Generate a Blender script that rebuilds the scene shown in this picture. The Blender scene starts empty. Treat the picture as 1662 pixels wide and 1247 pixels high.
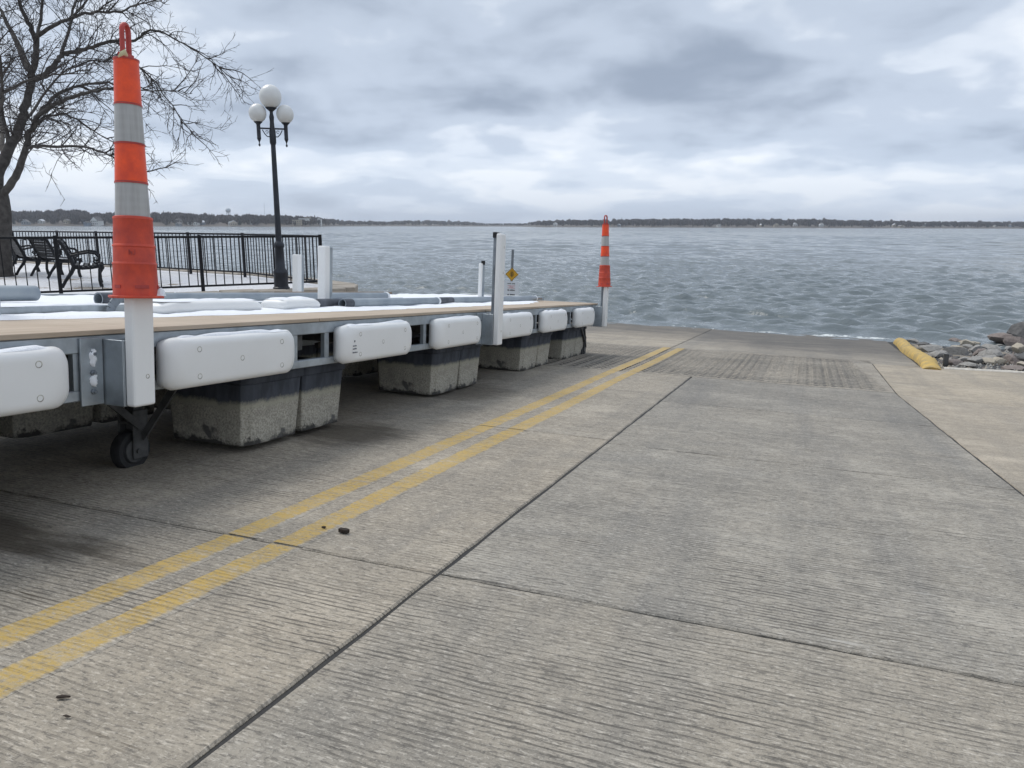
import bpy, bmesh, math, random
import numpy as np
from mathutils import Matrix, Vector, noise as mnoise
random.seed(7); np.random.seed(7)
SC = bpy.context.scene
COL = SC.collection
PI = math.pi
# ------------------------------------------------------------------ camera, world, sun, exposure
CAMZ = 2.16
F, CX, CY = 1240.0, 831.0, 623.5
PITCH = math.atan((CY - 366.5) / F)
ROLL = math.radians(0.19)
cam_d = bpy.data.cameras.new('camera'); cam = bpy.data.objects.new('camera', cam_d); COL.objects.link(cam)
cam_d.sensor_width = 36.0; cam_d.lens = 36.0 * F / 1662.0; cam_d.clip_end = 20000; cam_d.clip_start = 0.05
cam.matrix_world = Matrix.Translation((0, 0, CAMZ)) @ Matrix.Rotation(PI / 2 - PITCH, 4, 'X') @ Matrix.Rotation(ROLL, 4, 'Z')
SC.camera = cam
vs = SC.view_settings
vs.view_transform = 'Standard'; vs.look = 'None'; vs.exposure = 0.14; vs.gamma = 1.0; vs.use_curve_mapping = False

SUN_EL, SUN_AZ = math.radians(55), math.radians(305)      # azimuth measured clockwise from +Y
sun_d = bpy.data.lights.new('sun', 'SUN'); sun_d.energy = 1.75; sun_d.angle = math.radians(28); sun_d.color = (1.0, 0.965, 0.91)
sun = bpy.data.objects.new('sun', sun_d); COL.objects.link(sun)
sdir = Vector((math.sin(SUN_AZ) * math.cos(SUN_EL), math.cos(SUN_AZ) * math.cos(SUN_EL), math.sin(SUN_EL)))
sun.rotation_euler = (-sdir).to_track_quat('-Z', 'Y').to_euler()


class NG:
    """small node-graph helper"""
    def __init__(s, tree):
        s.t = tree
    def add(s, typ, props=None, ins=None):
        n = s.t.nodes.new(typ)
        for k, v in (props or {}).items():
            setattr(n, k, v)
        for k, v in (ins or {}).items():
            s.put(n.inputs[k], v)
        return n
    def put(s, sock, v):
        if isinstance(v, bpy.types.NodeSocket):
            s.t.links.new(v, sock)
        elif isinstance(v, bpy.types.Node):
            s.t.links.new(v.outputs[0], sock)
        else:
            if sock.type == 'RGBA' and not isinstance(v, (int, float)) and len(v) == 3:
                v = (*v, 1)
            sock.default_value = v
    def math(s, op, a, b=0.5, clamp=False):
        return s.add('ShaderNodeMath', {'operation': op, 'use_clamp': clamp}, {0: a, 1: b}).outputs[0]
    def mix(s, f, a, b, mode='MIX'):
        n = s.add('ShaderNodeMix', {'data_type': 'RGBA', 'blend_type': mode})
        s.put(n.inputs[0], f); s.put(n.inputs[6], a); s.put(n.inputs[7], b)
        return n.outputs[2]
    def noise(s, vec, scale, detail=4, rough=0.55, dist=0.0):
        return s.add('ShaderNodeTexNoise', None, {'Vector': vec, 'Scale': scale, 'Detail': detail, 'Roughness': rough, 'Distortion': dist}).outputs[0]
    def scale(s, vec, v):
        return s.add('ShaderNodeVectorMath', {'operation': 'MULTIPLY'}, {0: vec, 1: v}).outputs[0]
    def shift(s, vec, v):
        return s.add('ShaderNodeVectorMath', {'operation': 'ADD'}, {0: vec, 1: v}).outputs[0]
    def ramp(s, f, stops, interp='LINEAR'):
        n = s.add('ShaderNodeValToRGB'); n.color_ramp.interpolation = interp
        e = n.color_ramp.elements
        while len(e) < len(stops): e.new(0.5)
        for q, (p, c) in zip(e, stops):
            q.position = p
            q.color = (c, c, c, 1) if isinstance(c, (int, float)) else (*c, 1)
        s.put(n.inputs[0], f)
        return n.outputs[0]
    def mrange(s, v, a, b, c=0.0, d=1.0):
        return s.add('ShaderNodeMapRange', {'clamp': True}, {0: v, 1: a, 2: b, 3: c, 4: d}).outputs[0]
    def xyz(s, vec):
        return s.add('ShaderNodeSeparateXYZ', None, {0: vec}).outputs


world = bpy.data.worlds.new('World'); SC.world = world; world.use_nodes = True
wt = world.node_tree; wt.nodes.clear(); g = NG(wt)
sky = g.add('ShaderNodeTexSky', {'sky_type': 'NISHITA', 'sun_disc': False, 'sun_elevation': SUN_EL, 'sun_rotation': SUN_AZ, 'air_density': 1.0, 'dust_density': 2.0})
skyc = g.mix(1.0, sky.outputs[0], (0.10, 0.10, 0.10), 'MULTIPLY')
SKYX, SKYY, EMB = 41.0, 17.1, 0.45
dirv = g.add('ShaderNodeTexCoord').outputs['Generated']
dx, dy, dz = g.xyz(dirv)
zz = g.math('ADD', g.math('MAXIMUM', dz, 0.0), 0.24)
cxy = g.add('ShaderNodeCombineXYZ', None, {0: g.math('DIVIDE', dx, zz), 1: g.math('DIVIDE', dy, zz), 2: 0.0}).outputs[0]
warp = g.add('ShaderNodeTexNoise', None, {'Vector': cxy, 'Scale': 2.2, 'Detail': 3}).outputs[1]
cxw = g.add('ShaderNodeVectorMath', {'operation': 'ADD'}, {0: g.shift(cxy, (SKYX, SKYY, 0)), 1: g.scale(warp, (0.22, 0.22, 0))}).outputs[0]
def cloud(vec):
    a_ = g.noise(vec, 1.0, 4, 0.45); b_ = g.noise(g.shift(vec, (9.0, 4.0, 0)), 2.3, 7, 0.5)
    return g.math('ADD', g.math('MULTIPLY', a_, 0.66), g.math('MULTIPLY', b_, 0.34))
c0 = cloud(cxw)
off = g.scale(cxy, (0.075, 0.075, 0))
c1 = cloud(g.add('ShaderNodeVectorMath', {'operation': 'ADD'}, {0: cxw, 1: off}).outputs[0])
cl = g.math('ADD', c0, g.math('MULTIPLY', g.math('SUBTRACT', c0, c1), EMB))
ccol = g.ramp(cl, [(0.36, (0.84, 0.87, 0.91)), (0.45, (0.64, 0.70, 0.79)), (0.52, (0.47, 0.54, 0.65)), (0.70, (0.26, 0.315, 0.41))], 'EASE')
cover = g.mrange(dz, 0.0, 0.12, 0.35, 0.97)
hz = g.mix(0.25, (0.56, 0.67, 0.84), skyc)
lift = g.mrange(dz, 0.03, 0.26, 1.10, 0.97)
ccol = g.add('ShaderNodeVectorMath', {'operation': 'SCALE'}, {0: g.mix(0.06, ccol, (0.56, 0.63, 0.72)), 3: lift}).outputs[0]
wcol = g.mix(cover, hz, ccol)
bg = g.add('ShaderNodeBackground', None, {0: wcol, 1: 1.1})
g.add('ShaderNodeOutputWorld', None, {0: bg.outputs[0]})

# ------------------------------------------------------------------ frames measured from the place
cp, sp = math.cos(PITCH), math.sin(PITCH)
CAM = Vector((0, 0, CAMZ))
def ray(x, y):
    """direction (unit depth) through a spot of the picture, level camera"""
    a = (x - CX) / F; b = (y - CY) / F
    return Vector((a, cp - b * sp, -sp - b * cp))
def rayr(x, y):
    a = x - CX; b = y - CY; c, s = math.cos(ROLL), math.sin(ROLL)
    return ray(CX + a * c + b * s, CY - a * s + b * c)
def at_depth(x, y, d): return CAM + rayr(x, y) * d
def at_z(x, y, z):
    r = rayr(x, y); return CAM + r * ((z - CAMZ) / r.z)

U = Vector((0.35904, 0.93068, -0.07017)).normalized()
R = Vector((0.93272, -0.36049, -0.00868)); R = (R - U * R.dot(U)).normalized()
N = R.cross(U)
H = 1.0
O = CAM - N * H
RAMP = Matrix(((R.x, U.x, N.x, O.x), (R.y, U.y, N.y, O.y), (R.z, U.z, N.z, O.z), (0, 0, 0, 1)))      # x across (right), y down-slope, z up
def rampw(v, u, h=0.0): return RAMP @ Vector((v, u, h))
def dock_frame(v, h=0.0, tilt=-0.0075):
    ud = (U + N * tilt).normalized(); yl = -R; n = ud.cross(yl)
    o = O + R * v + N * h
    return Matrix(((ud.x, yl.x, n.x, o.x), (ud.y, yl.y, n.y, o.y), (ud.z, yl.z, n.z, o.z), (0, 0, 0, 1)))
def T(x, y, z): return Matrix.Translation((x, y, z))
def RZ(a): return Matrix.Rotation(a, 4, 'Z')

# ------------------------------------------------------------------ mesh helpers
class MB:
    def __init__(s): s.v = []; s.f = []; s.m = []
    def quadbox(s, p):
        b = len(s.v); s.v += [tuple(q) for q in p]
        for f in ((0, 3, 2, 1), (4, 5, 6, 7), (0, 1, 5, 4), (1, 2, 6, 5), (2, 3, 7, 6), (3, 0, 4, 7)):
            s.f.append(tuple(b + i for i in f)); s.m.append(s.cur)
        return s
    cur = 0
    def box(s, x0, x1, y0, y1, z0, z1, M=None):
        p = [Vector(q) for q in ((x0, y0, z0), (x1, y0, z0), (x1, y1, z0), (x0, y1, z0), (x0, y0, z1), (x1, y0, z1), (x1, y1, z1), (x0, y1, z1))]
        if M: p = [M @ q for q in p]
        return s.quadbox(p)
    def bar(s, a, b, w, t, up=(0, 0, 1)):
        a = Vector(a); b = Vector(b); d = (b - a).normalized(); up = Vector(up)
        x = d.cross(up)
        if x.length < 1e-4: x = d.cross(Vector((1, 0, 0)))
        x.normalize(); y = x.cross(d)
        p = [a - x * w / 2 - y * t / 2, a + x * w / 2 - y * t / 2, a + x * w / 2 + y * t / 2, a - x * w / 2 + y * t / 2]
        return s.quadbox(p + [q + (b - a) for q in p])
    def tube(s, pts, rad, n=8, cap=True, flat=1.0):
        pts = [Vector(p) for p in pts]
        if isinstance(rad, (int, float)): rad = [rad] * len(pts)
        base = len(s.v); ref = None
        for i, p in enumerate(pts):
            d = (pts[min(i + 1, len(pts) - 1)] - pts[max(i - 1, 0)])
            d = d.normalized() if d.length > 1e-9 else Vector((0, 0, 1))
            if ref is None:
                ref = d.cross(Vector((0.13, 0.97, 0.2)))
                if ref.length < 0.1: ref = d.cross(Vector((1, 0, 0)))
            ref = (ref - d * ref.dot(d)).normalized(); o = d.cross(ref)
            for k in range(n):
                a = 2 * PI * k / n
                s.v.append(tuple(p + ref * (rad[i] * math.cos(a)) + o * (rad[i] * flat * math.sin(a))))
        for i in range(len(pts) - 1):
            for k in range(n):
                a = base + i * n + k; b = base + i * n + (k + 1) % n
                s.f.append((a, b, b + n, a + n)); s.m.append(s.cur)
        if cap:
            s.f.append(tuple(base + k for k in reversed(range(n)))); s.m.append(s.cur)
            e = base + (len(pts) - 1) * n
            s.f.append(tuple(e + k for k in range(n))); s.m.append(s.cur)
        return s
    def lathe(s, prof, n=24, M=None, cap=True):
        base = len(s.v)
        for r, z in prof:
            for k in range(n):
                a = 2 * PI * k / n; p = Vector((r * math.cos(a), r * math.sin(a), z))
                s.v.append(tuple(M @ p if M else p))
        for i in range(len(prof) - 1):
            for k in range(n):
                a = base + i * n + k; b = base + i * n + (k + 1) % n
                s.f.append((a, b, b + n, a + n)); s.m.append(s.cur)
        if cap:
            s.f.append(tuple(base + k for k in reversed(range(n)))); s.m.append(s.cur)
            e = base + (len(prof) - 1) * n
            s.f.append(tuple(e + k for k in range(n))); s.m.append(s.cur)
        return s
    def prism(s, poly, z0, z1, top=None):
        """extrude a plan outline; top = other outline for a taper"""
        b = len(s.v); n = len(poly); top = top or poly
        s.v += [(x, y, z0) for x, y in poly] + [(x, y, z1) for x, y in top]
        s.f.append(tuple(b + i for i in reversed(range(n)))); s.m.append(s.cur)
        s.f.append(tuple(b + n + i for i in range(n))); s.m.append(s.cur)
        for i in range(n):
            j = (i + 1) % n
            s.f.append((b + i, b + j, b + n + j, b + n + i)); s.m.append(s.cur)
        return s
    def grid(s, rows):
        b = len(s.v); c = len(rows[0])
        for r in rows: s.v += [tuple(p) for p in r]
        for i in range(len(rows) - 1):
            for j in range(c - 1):
                a = b + i * c + j
                s.f.append((a, a + 1, a + c + 1, a + c)); s.m.append(s.cur)
        return s
    def mesh(s, name, mats, smooth=False, bevel=0, seg=2):
        me = bpy.data.meshes.new(name); me.from_pydata(s.v, [], s.f)
        mats = mats if isinstance(mats, (list, tuple)) else [mats]
        for m in mats: me.materials.append(m)
        if len(mats) > 1: me.polygons.foreach_set('material_index', s.m)
        if bevel:
            bm = bmesh.new(); bm.from_mesh(me)
            bmesh.ops.bevel(bm, geom=[e for e in bm.edges if e.calc_face_angle(0) > 0.5], offset=bevel, segments=seg, profile=0.5, affect='EDGES', clamp_overlap=True)
            bm.to_mesh(me); bm.free()
        if smooth:
            me.polygons.foreach_set('use_smooth', [True] * len(me.polygons))
            if smooth != 'all':
                me.set_sharp_from_angle(angle=math.radians(40))
        me.update()
        return me
    def build(s, name, mats, parent=None, M=None, smooth=False, bevel=0, seg=2):
        return put(name, s.mesh(name, mats, smooth, bevel, seg), parent, M)

def put(name, data, parent=None, M=None):
    o = bpy.data.objects.new(name, data); COL.objects.link(o)
    if parent is not None: o.parent = parent
    if M is not None: o.matrix_local = M
    return o
def tag(o, label=None, cat=None, group=None, kind=None):
    for k, v in (('label', label), ('category', cat), ('group', group), ('kind', kind)):
        if v: o[k] = v
    return o
def empty(name, M, label=None, cat=None, group=None):
    o = bpy.data.objects.new(name, None); COL.objects.link(o); o.matrix_world = M; o.empty_display_size = 0.1
    return tag(o, label, cat, group)

# ------------------------------------------------------------------ materials
def mat(name, col, rough=0.6, metal=0.0, var=0.0, vscale=6.0, bump=0.0, bscale=40.0, spec=0.5, col2=None, detail=5):
    m = bpy.data.materials.new(name); m.use_nodes = True; t = m.node_tree; q = NG(t)
    b = t.nodes['Principled BSDF']; b.inputs['Roughness'].default_value = rough; b.inputs['Metallic'].default_value = metal
    b.inputs['Specular IOR Level'].default_value = spec
    tc = q.add('ShaderNodeTexCoord').outputs['Object']
    if var or col2:
        n = q.noise(tc, vscale, detail, 0.6)
        c2 = col2 or tuple(max(0, c * (1 - var)) for c in col)
        c1 = col if col2 else tuple(min(1, c * (1 + var * 0.6)) for c in col)
        q.put(b.inputs['Base Color'], q.mix(q.mrange(n, 0.36, 0.64), c1, c2))
    else:
        b.inputs['Base Color'].default_value = (*col, 1)
    if bump:
        n2 = q.noise(tc, bscale, 4, 0.6)
        q.put(b.inputs['Normal'], q.add('ShaderNodeBump', None, {'Strength': bump, 'Distance': 0.01, 'Height': n2}).outputs[0])
    return m

def concrete(name, kind='slab'):
    m = bpy.data.materials.new(name); m.use_nodes = True; t = m.node_tree; q = NG(t)
    b = t.nodes['Principled BSDF']
    tc = q.add('ShaderNodeTexCoord').outputs['Object']
    vx, uy, hz_ = q.xyz(tc)
    tint = q.add('ShaderNodeObjectInfo').outputs['Color']
    q_dash = 0.25 if kind == 'smooth' else 0.62
    low = q.noise(tc, 0.9, 5, 0.6)
    mid = q.noise(q.shift(tc, (5, 3, 0)), 11.0, 9, 0.8)
    col = q.mix(q.mrange(low, 0.35, 0.65), (0.455, 0.40, 0.322), (0.375, 0.335, 0.275))
    col = q.mix(q.mrange(mid, 0.38, 0.64, 0.0, 0.7), col, (0.23, 0.205, 0.17))
    pale = q.noise(q.scale(q.shift(tc, (11, 4, 0)), (1.6, 2.6, 1)), 1.0, 7, 0.7)
    col = q.mix(q.mrange(pale, 0.50, 0.72, 0.0, 0.7), col, (0.56, 0.50, 0.41))
    # long tyre / drainage streaks running down the slope, broad bands across
    st = q.noise(q.scale(tc, (2.6, 0.25, 1)), 1.0, 5, 0.65)
    col = q.mix(q.mrange(st, 0.47, 0.72, 0.0, 0.62), col, (0.20, 0.19, 0.175))
    ac = q.noise(q.scale(q.shift(tc, (0, 9, 0)), (0.7, 2.4, 1)), 1.0, 6, 0.7)
    col = q.mix(q.mrange(ac, 0.50, 0.78, 0.0, 0.5), col, (0.15, 0.146, 0.138))
    # aggregate speckle
    sp1 = q.noise(tc, 130.0, 3, 0.7)
    col = q.mix(q.mrange(sp1, 0.55, 0.70, 0.0, 0.65), col, (0.60, 0.55, 0.47))
    sp2 = q.noise(q.shift(tc, (3, 8, 1)), 75.0, 4, 0.75)
    col = q.mix(q.mrange(sp2, 0.52, 0.70, 0.0, 0.85), col, (0.13, 0.12, 0.105))
    dk = q.noise(q.scale(q.shift(tc, (1, 5, 0)), (23.0, 96.0, 1)), 1.0, 4, 0.65)
    col = q.mix(q.mrange(dk, 0.555, 0.61, 0.0, q_dash), col, (0.115, 0.105, 0.092))
    lt = q.noise(q.scale(q.shift(tc, (6, 2, 0)), (30.0, 105.0, 1)), 1.0, 4, 0.65)
    col = q.mix(q.mrange(lt, 0.565, 0.63, 0.0, q_dash * 0.85), col, (0.66, 0.605, 0.52))
    # pale scuffs lying across the slope
    sc = q.noise(q.scale(q.shift(tc, (2, 1, 0)), (3.0, 20.0, 1)), 1.0, 5, 0.65)
    col = q.mix(q.mrange(sc, 0.64, 0.76, 0.0, 0.6), col, (0.68, 0.64, 0.575))
    # tined grooves across the slope, about two centimetres apart
    wob = q.noise(q.scale(tc, (1.3, 2.0, 1)), 1.6, 4, 0.55)
    ph = q.math('ADD', q.math('MULTIPLY', uy, 2 * PI / 0.0215), q.math('MULTIPLY', wob, 16.0))
    sn = q.math('SINE', ph)
    gv = q.add('ShaderNodeCombineXYZ', None, {0: q.math('MULTIPLY', vx, 5.0), 1: q.math('MULTIPLY', uy, 60.0), 2: 0.0}).outputs[0]
    gr = q.noise(gv, 1.0, 3, 0.6)
    gm = q.mrange(q.math('ADD', sn, q.math('MULTIPLY', q.math('SUBTRACT', gr, 0.5), 4.0)), 0.6, 1.2)
    pres = q.mrange(q.noise(q.scale(q.shift(tc, (7, 2, 0)), (0.8, 1.5, 1)), 1.0, 5, 0.65), 0.38, 0.66, 0.10, 0.85)
    if kind == 'smooth': pres = q.math('MULTIPLY', pres, 0.10)
    gfac = q.math('MULTIPLY', gm, pres)
    col = q.mix(gfac, col, (0.10, 0.09, 0.078))
    # brown dirt washed into some grooves
    dirt = q.mrange(q.noise(q.scale(q.shift(tc, (1, 6, 0)), (1.2, 7.0, 1)), 1.0, 5, 0.65), 0.60, 0.72)
    col = q.mix(q.math('MULTIPLY', dirt, q.math('MULTIPLY', gm, 0.9)), col, (0.075, 0.055, 0.03))
    if kind == 'ribbed':
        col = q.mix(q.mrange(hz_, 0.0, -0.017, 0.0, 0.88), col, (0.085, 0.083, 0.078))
    # damp stains beside the floats
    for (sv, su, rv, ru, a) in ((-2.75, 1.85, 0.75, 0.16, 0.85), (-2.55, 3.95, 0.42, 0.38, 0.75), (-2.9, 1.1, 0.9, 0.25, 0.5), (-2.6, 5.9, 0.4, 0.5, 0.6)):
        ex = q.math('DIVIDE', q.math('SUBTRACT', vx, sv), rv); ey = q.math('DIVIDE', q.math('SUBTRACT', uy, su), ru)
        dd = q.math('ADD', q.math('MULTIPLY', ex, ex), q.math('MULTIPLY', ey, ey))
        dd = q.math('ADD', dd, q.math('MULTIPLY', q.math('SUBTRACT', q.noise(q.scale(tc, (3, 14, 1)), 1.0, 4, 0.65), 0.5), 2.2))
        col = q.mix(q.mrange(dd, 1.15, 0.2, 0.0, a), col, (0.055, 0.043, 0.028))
    # wet strip by the lake
    wl = q.math('ADD', q.math('ADD', uy, q.mrange(vx, -1.9, -0.6, 0.0, 1.7)), q.math('MULTIPLY', q.math('SUBTRACT', q.noise(q.scale(tc, (0.5, 1.2, 1)), 1.6, 5, 0.6), 0.5), 3.2))
    wet = q.math('MULTIPLY', q.mrange(wl, 12.6, 15.4), q.mrange(q.noise(q.scale(tc, (0.8, 2.5, 1)), 1.2, 6, 0.7), 0.3, 0.6, 0.7, 1.0))
    col = q.mix(q.math('MULTIPLY', wet, 0.85), col, (0.085, 0.08, 0.075))
    col = q.mix(1.0, col, tint, 'MULTIPLY')
    q.put(b.inputs['Base Color'], col)
    q.put(b.inputs['Roughness'], q.mrange(wet, 0.0, 1.0, 0.88, 0.82))
    hgt = q.math('ADD', q.math('MULTIPLY', gfac, -1.0), q.math('MULTIPLY', sp1, 0.5))
    q.put(b.inputs['Normal'], q.add('ShaderNodeBump', None, {'Strength': 0.8, 'Distance': 0.009, 'Height': hgt}).outputs[0])
    return m, q, col, b, tc

M_CON = concrete('tined_concrete')[0]
M_SMOOTH = concrete('smooth_concrete', 'smooth')[0]
M_RIB = concrete('ribbed_concrete', 'ribbed')[0]
M_PAINT, q, ccol_, b_, tc_ = concrete('yellow_paint')
wear = q.noise(q.scale(tc_, (6, 22, 1)), 1.0, 6, 0.7)
wear2 = q.noise(tc_, 60.0, 3, 0.7)
keep = q.math('MULTIPLY', q.mrange(wear, 0.70, 0.44, 0.2, 1.0), q.mrange(wear2, 0.66, 0.48, 0.25, 1.0))
pd = q.math('MINIMUM', q.math('ABSOLUTE', q.math('ADD', q.xyz(tc_)[0], 1.914)), q.math('ABSOLUTE', q.math('ADD', q.xyz(tc_)[0], 1.704)))
pd = q.math('ADD', pd, q.math('MULTIPLY', q.math('SUBTRACT', q.noise(tc_, 24.0, 5, 0.7), 0.5), 0.05))
keep = q.math('MULTIPLY', keep, q.mrange(pd, 0.066, 0.048))
ycol = q.mix(q.noise(tc_, 5.0, 3), (0.50, 0.325, 0.065), (0.55, 0.38, 0.11))
q.put(b_.inputs['Base Color'], q.mix(q.math('MULTIPLY', keep, 0.88), ccol_, ycol))
M_SEAL = mat('joint_sealant', (0.022, 0.021, 0.02), 0.7, bump=0.5, bscale=60)
M_GALV = mat('galvanised_steel', (0.40, 0.44, 0.47), 0.48, 0.75, var=0.22, vscale=7, bump=0.08, bscale=30)
M_GALVD = mat('dull_galvanised_steel', (0.22, 0.245, 0.27), 0.6, 0.55, var=0.3, vscale=9)
M_PIPE = mat('weathered_galvanised_pipe', (0.26, 0.30, 0.34), 0.55, 0.45, col2=(0.36, 0.40, 0.43), vscale=4)
M_DARKPIPE = mat('dark_pipe_end', (0.10, 0.11, 0.13), 0.6, 0.2, var=0.4, vscale=10)
M_HOLE = mat('pipe_inside', (0.012, 0.012, 0.014), 0.9)
M_STEELD = mat('dark_rusty_steel', (0.085, 0.085, 0.083), 0.75, 0.3, var=0.4, vscale=12, bump=0.2)
M_WHITE = mat('white_plastic', (0.82, 0.82, 0.805), 0.4, 0, col2=(0.79, 0.788, 0.77), vscale=3, spec=0.4, detail=8)
M_BOLT = mat('bolt_recess', (0.46, 0.44, 0.39), 0.6, 0, var=0.5, vscale=40)
M_PRINT = mat('grey_print', (0.16, 0.17, 0.19), 0.7)
M_WHITECAP = mat('white_pipe_cap', (0.80, 0.82, 0.84), 0.5)
M_BLACK = mat('black_painted_iron', (0.010, 0.011, 0.014), 0.55, 0.0, var=0.4, vscale=15, spec=0.3)
M_NAVY = mat('dark_lamp_paint', (0.018, 0.022, 0.032), 0.45, 0.0, var=0.4, vscale=8)
M_GLOBE = mat('opal_glass', (0.74, 0.74, 0.72), 0.3)
M_RUBBER = mat('black_rubber', (0.018, 0.018, 0.019), 0.75, var=0.4, vscale=15)
M_SIGNY = mat('sign_yellow', (0.66, 0.36, 0.02), 0.5)
M_SIGNW = mat('sign_white', (0.66, 0.70, 0.74), 0.5)
M_SIGNK = mat('sign_black', (0.02, 0.02, 0.02), 0.6)
M_SIGNR = mat('sign_red', (0.50, 0.08, 0.07), 0.6)
M_ORANGE = mat('fluorescent_orange_sheeting', (0.93, 0.088, 0.012), 0.42, 0, col2=(0.72, 0.062, 0.018), vscale=16, detail=9, bump=0.12, bscale=30)
M_REDOR = mat('red_orange_plastic', (0.66, 0.078, 0.035), 0.55, 0, col2=(0.47, 0.056, 0.036), vscale=13, detail=9, bump=0.15, bscale=25)
M_HANDLE = mat('faded_red_plastic', (0.45, 0.055, 0.045), 0.5, var=0.25, vscale=9)
def band_mat():
    m = bpy.data.materials.new('white_reflective_sheeting'); m.use_nodes = True; q = NG(m.node_tree); b = m.node_tree.nodes['Principled BSDF']
    tc = q.add('ShaderNodeTexCoord').outputs['Object']
    st = q.noise(q.scale(tc, (26, 26, 1.5)), 1.0, 4, 0.7)
    col = q.mix(q.mrange(st, 0.42, 0.66, 0, 0.6), (0.42, 0.42, 0.41), (0.27, 0.255, 0.24))
    wv = q.add('ShaderNodeTexWave', {'bands_direction': 'Z'}, {'Vector': tc, 'Scale': 9.0, 'Distortion': 3.0, 'Detail': 2.0}).outputs[1]
    col = q.mix(q.mrange(wv, 0.3, 0.9, 0, 0.10), col, (0.55, 0.55, 0.54))
    q.put(b.inputs['Base Color'], col); b.inputs['Roughness'].default_value = 0.4
    return m
M_BAND = band_mat()
def snow_mat(name, patchy=False):
    m = bpy.data.materials.new(name); m.use_nodes = True; q = NG(m.node_tree); b = m.node_tree.nodes['Principled BSDF']
    tc = q.add('ShaderNodeTexCoord').outputs['Object']
    col = (0.84, 0.86, 0.89)
    n1 = q.noise(tc, 35.0, 4, 0.7)
    if patchy:
        a = q.noise(tc, 0.55, 6, 0.62); c = q.noise(q.shift(tc, (4, 2, 0)), 7.0, 5, 0.7); f_ = q.noise(tc, 38.0, 3, 0.7)
        dirt = q.mix(q.mrange(f_, 0.3, 0.7), (0.20, 0.155, 0.105), (0.30, 0.24, 0.17))
        k = q.math('ADD', q.math('ADD', a, q.math('MULTIPLY', q.math('SUBTRACT', c, 0.5), 0.25)), q.math('MULTIPLY', q.math('SUBTRACT', f_, 0.5), 0.22))
        col = q.mix(q.mrange(k, 0.585, 0.66), q.mix(q.mrange(f_, 0.35, 0.62, 0.0, 0.55), (0.80, 0.82, 0.86), (0.42, 0.38, 0.34)), dirt)
    q.put(b.inputs['Base Color'], col); b.inputs['Roughness'].default_value = 0.85
    q.put(b.inputs['Normal'], q.add('ShaderNodeBump', None, {'Strength': 0.5, 'Distance': 0.02, 'Height': n1}).outputs[0])
    return m
M_SNOW = snow_mat('snow'); M_SNOWG = snow_mat('patchy_snow_ground', True)
def deck_mat():
    m = bpy.data.materials.new('tan_deck_board'); m.use_nodes = True; q = NG(m.node_tree); b = m.node_tree.nodes['Principled BSDF']
    tc = q.add('ShaderNodeTexCoord').outputs['Object']
    gr = q.noise(q.scale(tc, (2.0, 28.0, 10)), 1.0, 5, 0.6); lo = q.noise(tc, 1.3, 4, 0.6)
    col = q.mix(q.mrange(gr, 0.35, 0.65), (0.46, 0.375, 0.285), (0.35, 0.275, 0.20))
    col = q.mix(q.mrange(lo, 0.4, 0.68, 0, 0.6), col, (0.52, 0.43, 0.34))
    q.put(b.inputs['Base Color'], col); b.inputs['Roughness'].default_value = 0.8
    return m
M_DECK = deck_mat()
M_BOARD = mat('weathered_board', (0.20, 0.15, 0.11), 0.8, var=0.3, vscale=5)
def float_mat():
    m = bpy.data.materials.new('mussel_crusted_float'); m.use_nodes = True; q = NG(m.node_tree); b = m.node_tree.nodes['Principled BSDF']
    tc = q.add('ShaderNodeTexCoord').outputs['Object']; x, y, z = q.xyz(tc)
    f_ = q.noise(tc, 90.0, 4, 0.75); md = q.noise(tc, 11.0, 5, 0.65); e = q.noise(q.scale(tc, (9, 9, 3)), 1.0, 4, 0.6)
    crust = q.mix(q.mrange(f_, 0.38, 0.62), (0.25, 0.235, 0.195), (0.52, 0.485, 0.405))
    crust = q.mix(q.mrange(md, 0.48, 0.70, 0, 0.55), crust, (0.22, 0.205, 0.17))
    crust = q.mix(q.mrange(q.noise(tc, 5.5, 3, 0.5), 0.66, 0.70, 0, 0.8), crust, (0.06, 0.06, 0.062))
    plastic = q.mix(q.mrange(e, 0.4, 0.65), (0.035, 0.04, 0.052), (0.075, 0.085, 0.105))
    zz_ = q.math('ADD', z, q.math('ADD', q.math('MULTIPLY', q.math('SUBTRACT', e, 0.5), 0.07), q.math('MULTIPLY', q.math('SUBTRACT', f_, 0.5), 0.035)))
    line = q.mix(q.mrange(zz_, 0.285, 0.315), q.mix(q.mrange(zz_, 0.255, 0.285), crust, (0.36, 0.345, 0.27)), plastic)
    foot = q.mix(q.mrange(q.math('ADD', zz_, q.math('MULTIPLY', q.math('SUBTRACT', md, 0.5), 0.12)), 0.10, 0.072), line, (0.05, 0.047, 0.042))
    q.put(b.inputs['Base Color'], foot); b.inputs['Roughness'].default_value = 0.85
    q.put(b.inputs['Normal'], q.add('ShaderNodeBump', None, {'Strength': 0.5, 'Distance': 0.006, 'Height': f_}).outputs[0])
    return m
M_FLOAT = float_mat()
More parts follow.
